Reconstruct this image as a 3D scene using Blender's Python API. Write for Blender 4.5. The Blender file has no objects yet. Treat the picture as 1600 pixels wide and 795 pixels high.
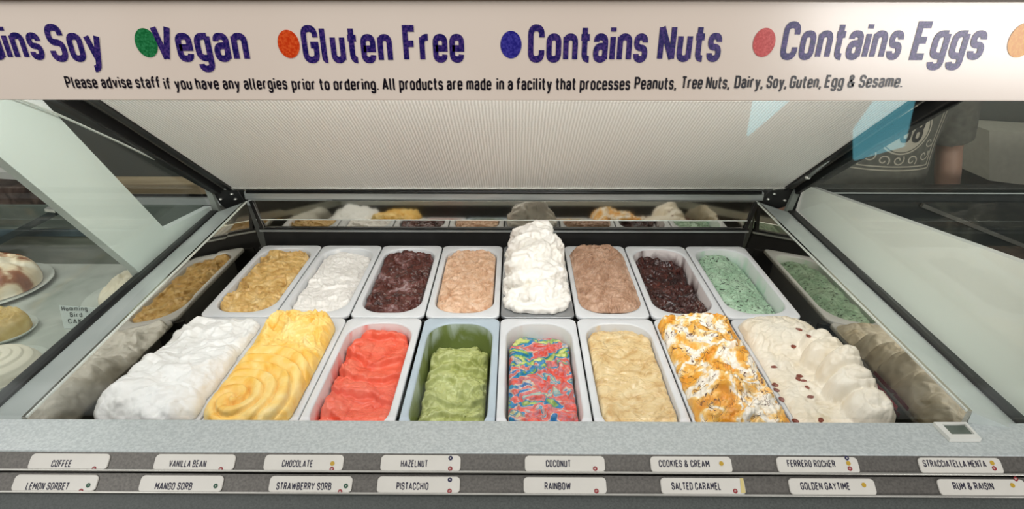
import bpy, bmesh, math, random
import numpy as np
from mathutils import Vector, Matrix

# ------------------------------------------------------------------ camera, world, lights, exposure
SC = bpy.context.scene
COL = SC.collection
FPX, PITCH, YAW, CAMZ = 928.0, 0.4444, 0.0063, 1.65
cam_data = bpy.data.cameras.new('camera')
cam_data.sensor_width = 36.0
cam_data.lens = 36.0 * FPX / 1600.0
cam_data.clip_start = 0.02
cam = bpy.data.objects.new('camera', cam_data)
cam.location = (0, 0, CAMZ)
cam.rotation_euler = (math.pi / 2 - PITCH, 0, YAW)
COL.objects.link(cam)
SC.camera = cam

SC.view_settings.view_transform = 'Standard'
SC.view_settings.look = 'None'
SC.view_settings.exposure = 0.0
SC.view_settings.gamma = 1.0
SC.view_settings.use_curve_mapping = False
SC.cycles.transparent_max_bounces = 24
SC.cycles.max_bounces = 8
SC.cycles.use_denoising = True

world = bpy.data.worlds.new('shop_ambient')
SC.world = world
world.use_nodes = True
world.node_tree.nodes['Background'].inputs[0].default_value = (0.95, 0.97, 1.0, 1)
world.node_tree.nodes['Background'].inputs[1].default_value = 0.20


def area_light(name, loc, target, sx, sy, energy, color=(1, 1, 1)):
    d = bpy.data.lights.new(name, 'AREA')
    d.shape = 'RECTANGLE'
    d.size, d.size_y, d.energy, d.color = sx, sy, energy, color
    o = bpy.data.objects.new(name, d)
    o.location = loc
    o.rotation_euler = (Vector(target) - Vector(loc)).to_track_quat('-Z', 'Y').to_euler()
    COL.objects.link(o)
    return o


area_light('case_strip_light', (0, 0.80, 1.58), (0, 1.42, 1.12), 1.40, 0.04, 6.6, (1, 0.985, 0.965))
area_light('rear_fill_light', (0.0, 2.7, 2.7), (0.0, 3.3, 0.4), 3.0, 0.4, 22, (1, 0.98, 0.95))  # added fill for the dark back wall and counter, no known fixture
area_light('side_fill_light', (-1.7, -0.4, 2.5), (0.8, 1.1, 1.1), 0.7, 0.7, 12, (1, 0.99, 0.97))  # unseen fill added to brighten the right divider panel
area_light('cake_fill_light', (-1.45, 1.05, 1.62), (-1.5, 1.15, 0.94), 0.8, 0.05, 3.5, (1, 0.99, 0.96))  # invented soft light, added to lift the cake deck
area_light('ceiling_light', (0.0, 0.15, 2.9), (0, 0.9, 1.0), 2.6, 1.2, 15, (1, 0.985, 0.965))
area_light('shop_daylight', (2.5, -2.0, 1.47), (0.5, 0.70, 1.57), 1.7, 0.7, 60, (1.0, 0.98, 0.96))


# ------------------------------------------------------------------ pixel ray -> point on a real plane
_c, _s = math.cos(PITCH), math.sin(PITCH)


def ray(x, y):
    u, v = (x - 800) / FPX, (y - 397.5) / FPX
    X, D, h = u, _c - _s * v, _s + _c * v
    cy, sy = math.cos(YAW), math.sin(YAW)
    return Vector((X * cy - D * sy, X * sy + D * cy, -h))


CO = Vector((0, 0, CAMZ))
def atX(x, y, X): r = ray(x, y); return CO + r * (X / r.x)
def atD(x, y, D): r = ray(x, y); return CO + r * (D / r.y)
def atZ(x, y, z): r = ray(x, y); return CO + r * ((z - CAMZ) / r.z)
def atP(x, y, p, n):
    r = ray(x, y); return CO + r * ((Vector(p) - CO).dot(n) / r.dot(n))


# ------------------------------------------------------------------ materials
def lin(c):
    return tuple((v / 255 / 12.92) if v / 255 <= 0.04045 else ((v / 255 + 0.055) / 1.055) ** 2.4 for v in c)


def rgba(c): return (*lin(c), 1.0)


def base_mat(name, rough=0.5, metal=0.0, spec=0.5):
    m = bpy.data.materials.new(name)
    m.use_nodes = True
    nt = m.node_tree
    b = nt.nodes['Principled BSDF']
    b.inputs['Roughness'].default_value = rough
    b.inputs['Metallic'].default_value = metal
    b.inputs['Specular IOR Level'].default_value = spec
    return m, nt, b


def N(nt, kind, **kw):
    n = nt.nodes.new(kind)
    for k, v in kw.items():
        if k in n.inputs: n.inputs[k].default_value = v
        else: setattr(n, k, v)
    return n


def ramp(nt, stops, mode='LINEAR'):
    r = nt.nodes.new('ShaderNodeValToRGB')
    r.color_ramp.interpolation = mode
    e = r.color_ramp.elements
    while len(e) < len(stops): e.new(0.5)
    for i, (p, c) in enumerate(stops):
        e[i].position = p
        e[i].color = rgba(c)
    return r


def coords(nt, scale=(1, 1, 1)):
    t = nt.nodes.new('ShaderNodeTexCoord')
    mp = nt.nodes.new('ShaderNodeMapping')
    mp.inputs['Scale'].default_value = scale
    nt.links.new(t.outputs['Object'], mp.inputs['Vector'])
    return mp


def noise_mat(name, stops, scale=20, dist=0.0, detail=4, stretch=(1, 1, 1), rough=0.5, metal=0.0, spec=0.5,
              bump=0.0, bscale=120, bdist=0.002, mode='LINEAR', nrough=0.5, sss=0.0, coat=0.0):
    m, nt, b = base_mat(name, rough, metal, spec)
    mp = coords(nt, stretch)
    n = N(nt, 'ShaderNodeTexNoise', Scale=scale, Detail=detail, Distortion=dist, Roughness=nrough)
    nt.links.new(mp.outputs[0], n.inputs['Vector'])
    r = ramp(nt, stops, mode)
    nt.links.new(n.outputs['Fac'], r.inputs[0])
    nt.links.new(r.outputs[0], b.inputs['Base Color'])
    if bump:
        n2 = N(nt, 'ShaderNodeTexNoise', Scale=bscale, Detail=5, Distortion=0.6)
        nt.links.new(mp.outputs[0], n2.inputs['Vector'])
        bp = N(nt, 'ShaderNodeBump', Strength=bump, Distance=bdist)
        nt.links.new(n2.outputs['Fac'], bp.inputs['Height'])
        nt.links.new(bp.outputs[0], b.inputs['Normal'])
    if sss:
        b.inputs['Subsurface Weight'].default_value = sss
        b.inputs['Subsurface Radius'].default_value = (1, 0.8, 0.6)
        b.inputs['Subsurface Scale'].default_value = 0.006
    if coat: b.inputs['Coat Weight'].default_value = coat
    return m


def plain(name, c, rough=0.5, metal=0.0, spec=0.5, var=6, scale=30, bump=0.0, bscale=300):
    lo = tuple(max(0, v - var) for v in c)
    hi = tuple(min(255, v + var) for v in c)
    return noise_mat(name, [(0.3, lo), (0.7, hi)], scale=scale, rough=rough, metal=metal, spec=spec, bump=bump, bscale=bscale)


def glass_mat(name, tint=(0.93, 0.97, 0.96), ior=1.5, rough=0.01):
    m = bpy.data.materials.new(name)
    m.use_nodes = True
    nt = m.node_tree
    nt.nodes.clear()
    out = nt.nodes.new('ShaderNodeOutputMaterial')
    mix = nt.nodes.new('ShaderNodeMixShader')
    tr = N(nt, 'ShaderNodeBsdfTransparent'); tr.inputs[0].default_value = (*tint, 1)
    gl = N(nt, 'ShaderNodeBsdfGlossy'); gl.inputs['Roughness'].default_value = rough
    lw = N(nt, 'ShaderNodeLayerWeight', Blend=0.5)                 # Schlick reflectance, the same from both sides
    pw = N(nt, 'ShaderNodeMath', operation='POWER'); pw.inputs[1].default_value = 5.0
    f0 = ((ior - 1) / (ior + 1)) ** 2
    fr = N(nt, 'ShaderNodeMath', operation='MULTIPLY_ADD'); fr.inputs[1].default_value = 1 - f0; fr.inputs[2].default_value = f0
    nt.links.new(lw.outputs['Facing'], pw.inputs[0]); nt.links.new(pw.outputs[0], fr.inputs[0])
    nt.links.new(fr.outputs[0], mix.inputs[0])
    nt.links.new(tr.outputs[0], mix.inputs[1])
    nt.links.new(gl.outputs[0], mix.inputs[2])
    nt.links.new(mix.outputs[0], out.inputs[0])
    return m


def emit_mat(name, c, strength):
    m, nt, b = base_mat(name)
    b.inputs['Base Color'].default_value = (*lin(c), 1)
    b.inputs['Emission Color'].default_value = (*lin(c), 1)
    b.inputs['Emission Strength'].default_value = strength
    return m


M = {}
M['steel'] = noise_mat('brushed_steel', [(0.3, (150, 154, 152)), (0.7, (176, 180, 178))], scale=90, stretch=(0.05, 1, 1), rough=0.42, metal=0.6, bump=0.08, bscale=500)
M['ledge'] = noise_mat('satin_grey_ledge', [(0.35, (180, 187, 186)), (0.65, (202, 208, 206))], scale=260, detail=2, rough=0.36, metal=0.12, bump=0.05, bscale=700)
M['bright_steel'] = plain('polished_steel_edge', (215, 215, 208), rough=0.22, metal=0.7)
M['rail'] = noise_mat('dark_grey_rail', [(0.3, (84, 81, 76)), (0.7, (108, 104, 98))], scale=300, rough=0.45, metal=0.3)
M['dark_base'] = noise_mat('dark_charcoal_panel', [(0.3, (62, 66, 62)), (0.7, (82, 86, 82))], scale=400, rough=0.5)
M['black'] = plain('black_plastic', (14, 14, 14), rough=0.4, var=4)
M['black_matte'] = plain('black_well_liner', (24, 23, 22), rough=0.55, var=6)
M['mirror'] = plain('reflective_side_glass', (196, 192, 180), rough=0.04, metal=1.0, var=4, scale=6)
M['mirror_dim'] = plain('reflective_back_glass', (206, 203, 194), rough=0.05, metal=1.0, var=5, scale=6)
M['glass'] = glass_mat('clear_front_glass', tint=(0.985, 0.99, 0.985))
M['glass_side'] = glass_mat('greenish_divider_glass', tint=(0.965, 0.985, 0.975))
M['glass_edge'] = plain('pale_glass_edge', (205, 210, 202), rough=0.2)
M['white_panel'] = plain('white_powder_coat', (214, 220, 214), rough=0.5, var=3, scale=4)
M['white_panel_warm'] = plain('off_white_powder_coat', (238, 236, 228), rough=0.45, var=3, scale=4)
M['panel_edge'] = plain('grey_panel_edge', (120, 126, 118), rough=0.5)
M['capping'] = noise_mat('pale_satin_capping', [(0.3, (196, 204, 200)), (0.7, (214, 220, 216))], scale=8, rough=0.3, metal=0.35)
M['pan'] = plain('white_pan_plastic', (212, 214, 216), rough=0.38, var=5, scale=12)
M['pan_grey'] = plain('grey_steel_pan', (150, 152, 154), rough=0.3, metal=0.5, var=6)
M['pan_blue'] = plain('blue_grey_pan_plastic', (176, 190, 200), rough=0.35, var=5, scale=12)
M['sign'] = noise_mat('cream_sign_board', [(0.3, (240, 222, 206)), (0.7, (248, 232, 217))], scale=3, rough=0.2, spec=0.55)
M['ink_purple'] = noise_mat('purple_navy_ink', [(0.42, (26, 18, 92)), (0.64, (78, 54, 124))], scale=420, detail=2, rough=0.33, spec=0.5)
M['ink_black'] = plain('black_ink', (26, 20, 30), rough=0.33, var=5)
M['dot_green'] = noise_mat('green_dot_ink', [(0.4, (14, 105, 52)), (0.65, (50, 140, 85))], scale=420, rough=0.33)
M['dot_red'] = noise_mat('orange_red_dot_ink', [(0.4, (214, 58, 10)), (0.65, (240, 96, 40))], scale=420, rough=0.33)
M['dot_blue'] = noise_mat('blue_dot_ink', [(0.4, (36, 30, 130)), (0.65, (72, 66, 165))], scale=420, rough=0.33)
M['dot_pink'] = noise_mat('rose_dot_ink', [(0.4, (196, 48, 48)), (0.65, (220, 90, 84))], scale=420, rough=0.33)
M['dot_orange'] = noise_mat('amber_dot_ink', [(0.4, (236, 150, 20)), (0.65, (246, 176, 60))], scale=420, rough=0.33)
M['tag'] = plain('white_tag_plastic', (212, 208, 198), rough=0.35, var=3)
M['tag_red'] = plain('dark_red_sticker', (140, 36, 40), rough=0.5)
M['tag_green'] = plain('dark_green_sticker', (8, 70, 46), rough=0.5)
M['tag_navy'] = plain('navy_sticker', (24, 26, 66), rough=0.5)
M['tag_yellow'] = plain('mustard_sticker', (186, 150, 40), rough=0.5)
M['tape'] = plain('yellowed_tape', (206, 188, 124), rough=0.5)
M['tag_ink'] = plain('dark_indigo_ink', (26, 22, 48), rough=0.5)
M['white_ink'] = plain('pale_ink', (225, 215, 205), rough=0.5)


# ------------------------------------------------------------------ mesh helpers
def link_mesh(name, V, F, mats, parent=None, smooth=False, fm=None, loc=None):
    me = bpy.data.meshes.new(name)
    me.from_pydata([tuple(v) for v in V], [], [tuple(f) for f in F])
    if not isinstance(mats, (list, tuple)): mats = [mats]
    for m in mats: me.materials.append(m)
    if fm is not None: me.polygons.foreach_set('material_index', list(fm))
    if smooth: me.polygons.foreach_set('use_smooth', [True] * len(me.polygons))
    me.update()
    o = bpy.data.objects.new(name, me)
    COL.objects.link(o)
    if parent is not None: o.parent = parent
    if loc is not None: o.location = loc
    return o


def thing(name, label, cat, loc=(0, 0, 0), group=None):
    o = bpy.data.objects.new(name, None)
    o.empty_display_size = 0.02
    o.location = loc
    COL.objects.link(o)
    return tag(o, label, cat, group)


def tag(o, label, cat, group=None):
    o['label'] = label
    o['category'] = cat
    if group: o['group'] = group
    return o


def struct(o):
    o['kind'] = 'structure'
    return o


class MB:
    """collects closed shapes into one mesh"""
    def __init__(self): self.V, self.F = [], []
    def add(self, V, F):
        n = len(self.V)
        self.V += [Vector(v) for v in V]
        self.F += [tuple(i + n for i in f) for f in F]
        return self
    def prism(self, poly, ext):
        ext = Vector(ext); n = len(poly)
        P = [Vector(p) for p in poly]
        nrm = sum(((P[i] - P[0]).cross(P[(i + 1) % n] - P[0]) for i in range(1, n)), Vector())
        if nrm.dot(ext) > 0: P = P[::-1]
        V = P + [p + ext for p in P]
        F = [tuple(range(n)), tuple(range(2 * n - 1, n - 1, -1))]
        F += [((i + 1) % n, i, i + n, (i + 1) % n + n) for i in range(n)]
        return self.add(V, F)
    def box(self, lo, hi):
        (x0, y0, z0), (x1, y1, z1) = lo, hi
        return self.prism([(x0, y0, z0), (x1, y0, z0), (x1, y1, z0), (x0, y1, z0)], (0, 0, z1 - z0))
    def beam(self, a, b, w, h, up=(0, 0, 1)):
        a, b = Vector(a), Vector(b); d = (b - a).normalized()
        s = d.cross(Vector(up)).normalized(); u = s.cross(d)
        return self.prism([a + s * w / 2 + u * h / 2, a - s * w / 2 + u * h / 2, a - s * w / 2 - u * h / 2, a + s * w / 2 - u * h / 2], b - a)
    def tube(self, pts, r, n=12):
        pts = [Vector(p) for p in pts]; rs = r if isinstance(r, (list, tuple)) else [r] * len(pts)
        V, F = [], []
        for i, p in enumerate(pts):
            d = (pts[min(i + 1, len(pts) - 1)] - pts[max(i - 1, 0)]).normalized()
            a = d.orthogonal().normalized() if i == 0 else (pa - d * pa.dot(d)).normalized()
            pa = a; b = d.cross(a)
            V += [p + (a * math.cos(t) + b * math.sin(t)) * rs[i] for t in [2 * math.pi * k / n for k in range(n)]]
        for i in range(len(pts) - 1):
            F += [(i * n + k, i * n + (k + 1) % n, (i + 1) * n + (k + 1) % n, (i + 1) * n + k) for k in range(n)]
        F += [tuple(range(n))[::-1], tuple(range(len(V) - n, len(V)))]
        return self.add(V, F)
    def lathe(self, prof, n=48, c=(0, 0, 0), sx=1, sy=1):
        V, F = [], []
        for r, z in prof:
            V += [(c[0] + sx * r * math.cos(2 * math.pi * k / n), c[1] + sy * r * math.sin(2 * math.pi * k / n), c[2] + z) for k in range(n)]
        for i in range(len(prof) - 1):
            F += [(i * n + k, i * n + (k + 1) % n, (i + 1) * n + (k + 1) % n, (i + 1) * n + k) for k in range(n)]
        F += [tuple(range(n))[::-1], tuple(range(len(V) - n, len(V)))]
        return self.add(V, F)
    def build(self, name, mat, parent=None, smooth=False, bevel=0.0):
        o = link_mesh(name, self.V, self.F, mat, parent, smooth)
        if bevel:
            b = o.modifiers.new('bevel', 'BEVEL'); b.width = bevel; b.segments = 2; b.limit_method = 'ANGLE'
        return o


def round_rect(hx, hy, r, k=10):
    pts = []
    for cx, cy, a0 in ((hx - r, hy - r, 0), (-hx + r, hy - r, 90), (-hx + r, -hy + r, 180), (hx - r, -hy + r, 270)):
        for i in range(k + 1):
            a = math.radians(a0 + 90 * i / k)
            pts.append((cx + r * math.cos(a), cy + r * math.sin(a)))
    return pts


# ------------------------------------------------------------------ stroke lettering (condensed gothic)
R0 = 0.19
GL = {  # glyph: (advance width, strokes); a point with a third value sets that corner's radius
 'A': (.44, [[(0, 0), (.22, 1)], [(.22, 1), (.44, 0)], [(.07, .27), (.37, .27)]]),
 'B': (.38, [[(0, 0, 0), (0, 1, 0), (.35, 1), (.35, .53), (0, .53, 0)], [(0, .53), (.38, .53), (.38, 0), (0, 0, 0), (0, .5)]]),
 'C': (.37, [[(.37, .70), (.37, 1), (0, 1), (0, 0), (.37, 0), (.37, .30)]]),
 'D': (.38, [[(0, .5), (0, 1, 0), (.38, 1), (.38, 0), (0, 0, 0), (0, .5)]]),
 'E': (.32, [[(.32, 1), (0, 1, 0), (0, 0, 0), (.32, 0)], [(0, .52), (.28, .52)]]),
 'F': (.31, [[(.31, 1), (0, 1, 0), (0, 0)], [(0, .51), (.27, .51)]]),
 'G': (.38, [[(.38, .72), (.38, 1), (0, 1), (0, 0), (.38, 0), (.38, .48, 0), (.2, .48)]]),
 'H': (.38, [[(0, 0), (0, 1)], [(.38, 0), (.38, 1)], [(0, .52), (.38, .52)]]),
 'I': (0.0, [[(0, 0), (0, 1)]]),
 'K': (.38, [[(0, 0), (0, 1)], [(.36, 1), (.0, .42)], [(.14, .62), (.38, 0)]]),
 'L': (.31, [[(0, 1), (0, 0, 0), (.31, 0)]]),
 'M': (.48, [[(0, 0), (0, 1)], [(0, 1), (.24, .35)], [(.24, .35), (.48, 1)], [(.48, 1), (.48, 0)]]),
 'N': (.40, [[(0, 0), (0, 1)], [(0.01, 1), (.39, 0)], [(.40, 0), (.40, 1)]]),
 'O': (.38, [[(0, .5), (0, 1), (.38, 1), (.38, 0), (0, 0), (0, .5)]]),
 'P': (.37, [[(0, 0), (0, 1, 0), (.37, 1), (.37, .46), (0, .46)]]),
 'R': (.38, [[(0, 0), (0, 1, 0), (.37, 1), (.37, .48), (0, .48)], [(.2, .48), (.38, 0)]]),
 'S': (.37, [[(.37, .74), (.37, 1), (0, 1), (0, .52), (.37, .52), (.37, 0), (0, 0), (0, .26)]]),
 'T': (.38, [[(0, 1), (.38, 1)], [(.19, 1), (.19, 0)]]),
 'U': (.38, [[(0, 1), (0, 0), (.38, 0), (.38, 1)]]),
 'V': (.42, [[(0, 1), (.21, 0)], [(.21, 0), (.42, 1)]]),
 'W': (.64, [[(0, 1), (.16, 0)], [(.16, 0), (.32, .9)], [(.32, .9), (.48, 0)], [(.48, 0), (.64, 1)]]),
 'Y': (.42, [[(0, 1), (.21, .45), (.42, 1)], [(.21, .45), (.21, 0)]]),
 'Z': (.36, [[(0, 1), (.36, 1)], [(.36, 1), (0, 0)], [(0, 0), (.36, 0)]]),
 '&': (.46, [[(.46, 0), (.06, .72), (.06, 1), (.32, 1), (.32, .68), (0, .44), (0, 0), (.34, 0), (.44, .45)]]),
 'a': (.31, [[(.01, .56), (.01, .72), (.31, .72), (.31, 0)], [(.31, .42), (0, .42), (0, 0), (.31, 0), (.31, .2)]]),
 'b': (.32, [[(0, 1), (0, 0, 0), (.32, 0), (.32, .72), (0, .72)]]),
 'c': (.30, [[(.3, .5), (.3, .72), (0, .72), (0, 0), (.3, 0), (.3, .2)]]),
 'd': (.32, [[(.32, 1), (.32, 0, 0), (0, 0), (0, .72), (.32, .72)]]),
 'e': (.32, [[(0, .36), (.32, .36, 0), (.32, .72), (0, .72), (0, 0), (.30, 0), (.31, .16)]]),
 'f': (.22, [[(.07, 0), (.07, 1), (.26, 1)], [(-.06, .68), (.24, .68)]]),
 'g': (.32, [[(.32, .72), (.32, -.27), (.02, -.27), (.01, -.14)], [(.32, .72), (0, .72), (0, .02), (.32, .02)]]),
 'h': (.31, [[(0, 0), (0, 1)], [(0, .5), (0, .72), (.31, .72), (.31, 0)]]),
 'i': (0.0, [[(0, 0), (0, .72)], [(0, .88), (0, 1.01)]]),
 'l': (.08, [[(0, 1), (0, 0), (.1, 0)]]),
 'm': (.54, [[(0, 0), (0, .72)], [(0, .5), (0, .72), (.27, .72), (.27, 0)], [(.27, .5), (.27, .72), (.54, .72), (.54, 0)]]),
 'n': (.31, [[(0, 0), (0, .72)], [(0, .5), (0, .72), (.31, .72), (.31, 0)]]),
 'o': (.32, [[(0, .36), (0, .72), (.32, .72), (.32, 0), (0, 0), (0, .36)]]),
 'p': (.32, [[(0, -.28), (0, .72, 0), (.32, .72), (.32, 0), (0, 0)]]),
 'r': (.21, [[(0, 0), (0, .72)], [(0, .5), (0, .72), (.21, .72)]]),
 's': (.29, [[(.28, .54), (.28, .72), (0, .72), (0, .37), (.29, .37), (.29, 0), (0, 0), (0, .18)]]),
 't': (.21, [[(.07, 1), (.07, 0), (.23, 0)], [(-.05, .70), (.23, .70)]]),
 'u': (.31, [[(0, .72), (0, 0), (.31, 0), (.31, .2)], [(.31, .72), (.31, 0)]]),
 'v': (.34, [[(0, .72), (.17, 0)], [(.17, 0), (.34, .72)]]),
 'y': (.34, [[(0, .72), (.18, .0)], [(.34, .72), (.14, -.27), (0, -.27)]]),
 '.': (0.0, [[(0, -.03), (0, .07)]]),
 ',': (0.0, [[(0.03, .08), (-.03, -.16)]]),
 '7': (.36, [[(0, 1), (.36, 1, 0), (.12, 0)]]),
 '3': (.37, [[(0, .78), (0, 1), (.36, 1), (.36, .53), (.12, .53)], [(.12, .53), (.37, .53), (.37, 0), (0, 0), (0, .24)]]),
 '8': (.37, [[(.03, .75), (.03, 1), (.34, 1), (.34, .53), (.03, .53), (.03, .76)], [(0, .3), (0, .53), (.37, .53), (.37, 0), (0, 0), (0, .3)]]),
}


def rounded(pl, rdef):
    out = [Vector(pl[0][:2])]
    closed = tuple(pl[0][:2]) == tuple(pl[-1][:2])
    for i in range(1, len(pl) - 1):
        p0, p, p1 = (Vector(pl[j][:2]) for j in (i - 1, i, i + 1))
        r = pl[i][2] if len(pl[i]) > 2 else rdef
        l0, l1 = (p0 - p).length, (p1 - p).length
        k0 = l0 * (0.5 if 1 < i else 0.95); k1 = l1 * (0.5 if i < len(pl) - 2 else 0.95)
        r = min(r, k0, k1)
        if r < 1e-4: out.append(p); continue
        a, b = p + (p0 - p).normalized() * r, p + (p1 - p).normalized() * r
        for q in range(7):
            t = q / 6
            t2 = 0.5 * t * t * 0 + t
            out.append(a * (1 - t2) ** 2 + p * 2 * t2 * (1 - t2) * 1.0 + b * t2 ** 2)
    out.append(Vector(pl[-1][:2]))
    res = [out[0]]
    for p in out[1:]:
        if (p - res[-1]).length > 1e-5: res.append(p)
    return res, closed


def ribbon(pts, closed, w, V, F):
    n = len(pts); h = w / 2; base = len(V)
    for i, p in enumerate(pts):
        if closed and i in (0, n - 1): a, b = pts[n - 2], pts[1]
        else: a, b = pts[max(i - 1, 0)], pts[min(i + 1, n - 1)]
        d0 = (p - a).normalized() if (p - a).length > 1e-6 else None
        d1 = (b - p).normalized() if (b - p).length > 1e-6 else None
        d0 = d0 or d1; d1 = d1 or d0
        t = (d0 + d1)
        t = t.normalized() if t.length > 1e-4 else d0
        nn = Vector((-t.y, t.x))
        k = h / max(0.45, abs(nn.dot(Vector((-d0.y, d0.x)))))
        q = p.copy()
        V += [q + nn * k, q - nn * k]
    for i in range(n - 1):
        j = base + 2 * i
        F.append((j, j + 1, j + 3, j + 2))


def text_shape(s, w=0.15, gap=0.11, space=0.30, rad=R0):
    """flat ribbons in a unit-cap-height frame; returns V, F, width (ink extents 0..width)"""
    V, F = [], []
    x = w / 2
    for ch in s:
        if ch == ' ': x += space; continue
        adv, strokes = GL[ch]
        sq = 1 - w
        for st in strokes:
            pl = [(x + p[0], w / 2 + p[1] * sq if p[1] >= 0 else w / 2 + p[1], *p[2:]) for p in st]
            pts, closed = rounded(pl, rad)
            n0 = len(V)
            ribbon(pts, closed, w, V, F)
            lay = strokes.index(st) * 0.00004                  # crossing strokes lie on one another like brushed paint
            for q in range(n0, len(V)): V[q] = Vector((V[q].x, V[q].y, lay))
        x += adv + w + gap
    return V, F, x - gap - w / 2


def lettering(name, s, mat, parent, o, ux, uy, width, cap, lift, w=0.15, gap=0.11, space=0.30, jitter=0, thick=0.0004):
    """place text with its lower-left corner at o, ux/uy unit vectors on the surface, lift along the normal"""
    V, F, W = text_shape(s, w, gap, space)
    ux, uy = Vector(ux), Vector(uy); nrm = ux.cross(uy).normalized()
    rnd = random.Random(len(s))
    P = [Vector(o) + ux * (v[0] / W * width) + uy * (v[1] * cap) + nrm * (lift + v[2]) for v in V]
    return link_mesh(name, P, F, mat, parent)


# ------------------------------------------------------------------ numpy noise
def _hash(ix, iy, iz, seed):
    h = (ix * 374761393 + iy * 668265263 + iz * 2147483647 + seed * 974634777) & 0xFFFFFFFF
    h = ((h ^ (h >> 13)) * 1274126177) & 0xFFFFFFFF
    return (h ^ (h >> 16)) & 0xFFFFFFFF


def perlin(x, y, z=None, seed=0):
    z = np.zeros_like(x) if z is None else z
    ix, iy, iz = (np.floor(v).astype(np.int64) for v in (x, y, z))
    fx, fy, fz = x - ix, y - iy, z - iz
    u, v, w = (t * t * t * (t * (t * 6 - 15) + 10) for t in (fx, fy, fz))
    def g(a, b, c):
        h = _hash(ix + a, iy + b, iz + c, seed)
        th = (h & 0xFFFF) / 65535.0 * 2 * np.pi
        cz = ((h >> 16) & 0xFFFF) / 65535.0 * 2 - 1
        sz = np.sqrt(1 - cz * cz)
        return sz * np.cos(th) * (fx - a) + sz * np.sin(th) * (fy - b) + cz * (fz - c)
    l = lambda a, b, t: a + (b - a) * t
    x00, x10 = l(g(0, 0, 0), g(1, 0, 0), u), l(g(0, 1, 0), g(1, 1, 0), u)
    x01, x11 = l(g(0, 0, 1), g(1, 0, 1), u), l(g(0, 1, 1), g(1, 1, 1), u)
    return l(l(x00, x10, v), l(x01, x11, v), w) * 1.5


def fbm(x, y, s, seed=0, octs=4, z=None, gain=0.5):
    t, a = 0, 1.0
    for o in range(octs):
        k = s * 2 ** o
        t = t + a * perlin(x * k + 17.3 * o, y * k - 9.1 * o, None if z is None else z * k, seed + o)
        a *= gain
    return t


def ridged(x, y, s, seed=0, warp=0.012, octs=2):
    wx = fbm(x, y, s * 0.5, seed + 31, 2) * warp
    wy = fbm(x, y, s * 0.5, seed + 57, 2) * warp
    t, a = 0, 1.0
    for o in range(octs):
        t = t + a * (1 - np.abs(perlin((x + wx) * s * 2 ** o, (y + wy) * s * 2 ** o, None, seed + o)) * 2.2)
        a *= 0.45
    return t


def sstep(a, b, x):
    t = np.clip((x - a) / (b - a), 0, 1)
    return t * t * (3 - 2 * t)


def saw(p):
    f = p - np.floor(p)
    return f ** 1.25 * (1 - sstep(0.86, 1.0, f))


# ------------------------------------------------------------------ setting
XC = -0.0337                  # middle of the row of pans
ZP = CAMZ - 0.6875            # rim level of the pans
XL, XR = XC - 0.684, XC + 0.684          # at the pans
TL, TR = XC - 0.704, XC + 0.704          # at the glass top: the side panes lean out
GXL, GXR = XC - 0.81, XC + 0.81
DB = 1.55                     # back of the pan well

struct(MB().box((-4, -3.2, -0.05), (4, 4.2, 0)).build('floor', plain('dark_floor_tile', (70, 66, 60), rough=0.4)))
struct(MB().box((-4, 3.4, 0), (4, 3.5, 2.9)).build('wall_back', noise_mat('grey_green_wall', [(0.3, (88, 92, 84)), (0.7, (106, 109, 100))], scale=120, rough=0.7)))
# shop front wall behind the viewer with two narrow panes
FW = -2.5
VD = 2 * 0.70 - FW
panes = []
for poly in ([(1338, 252), (1338, 205), (1376, 152), (1434, 152), (1416, 230)], [(1170, 214), (1180, 158), (1236, 158), (1192, 196)]):
    panes.append([Vector((p.x, FW, p.z)) for p in (atD(x, y, VD) for x, y in poly)])
struct(MB().box((-4, -2.64, 0), (4, -2.54, 2.9)).build('wall_front', plain('dark_shop_wall', (60, 58, 54), rough=0.8)))
for i, P in enumerate(panes):
    w = struct(MB().prism(P, (0, -0.03, 0)).build('window_%d' % (i + 1), emit_mat('daylit_pane_%d' % i, (120, 205, 222), 4.5)))

# ------------------------------------------------------------------ gelato display case
case = thing('gelato_display_case', 'steel gelato display case with glass sides holding two rows of pans', 'display case', (XC, 1.1, 0))
def cpart(o):
    o.parent = case
    o.matrix_parent_inverse = Matrix.Translation(case.location).inverted()
    return o

LZ = 1.04
ledge_b, ledge_f = atZ(800, 657, LZ).y, atZ(800, 708, LZ).y
XE = 1.5
# front ledge
cpart(MB().prism([(-XE, ledge_f, LZ), (-XE, ledge_b, LZ), (-XE, ledge_b, LZ - 0.03), (-XE, ledge_f + 0.004, LZ - 0.03)], (2 * XE, 0, 0)).build('front_ledge', M['ledge'], bevel=0.002))
# stepped tag rails
sl = math.radians(36)
rd = Vector((0, -math.cos(sl), -math.sin(sl)))            # down the slope, towards the viewer
rn = Vector((0, -math.sin(sl), math.cos(sl)))             # out of the slope
rails = []
P0 = Vector((0, ledge_f, LZ - 0.002))
for k, (y0, y1) in enumerate(((709, 739.5), (742, 774))):
    A = atP(800, y0, P0, rn); B = atP(800, y1, P0, rn)
    A.x = B.x = 0
    rails.append((A, B))
    q = [A, B, B - rn * 0.02, A - rn * 0.02]
    cpart(MB().prism([p + Vector((-XE, 0, 0)) for p in q], (2 * XE, 0, 0)).build('tag_rail', M['rail']))
    lip = [B - rd * 0.0028 + rn * 0.0035, B + rn * 0.0035, B - rn * 0.02, B - rd * 0.0028 - rn * 0.02]
    cpart(MB().prism([p + Vector((-XE, 0, 0)) for p in lip], (2 * XE, 0, 0)).build('rail_lip', plain('rail_lip_steel', (166, 164, 156), rough=0.35, metal=0.4), bevel=0.0006))
    P0 = B + rd * 0.0002 - rn * 0.003
B = rails[1][1]
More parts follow.
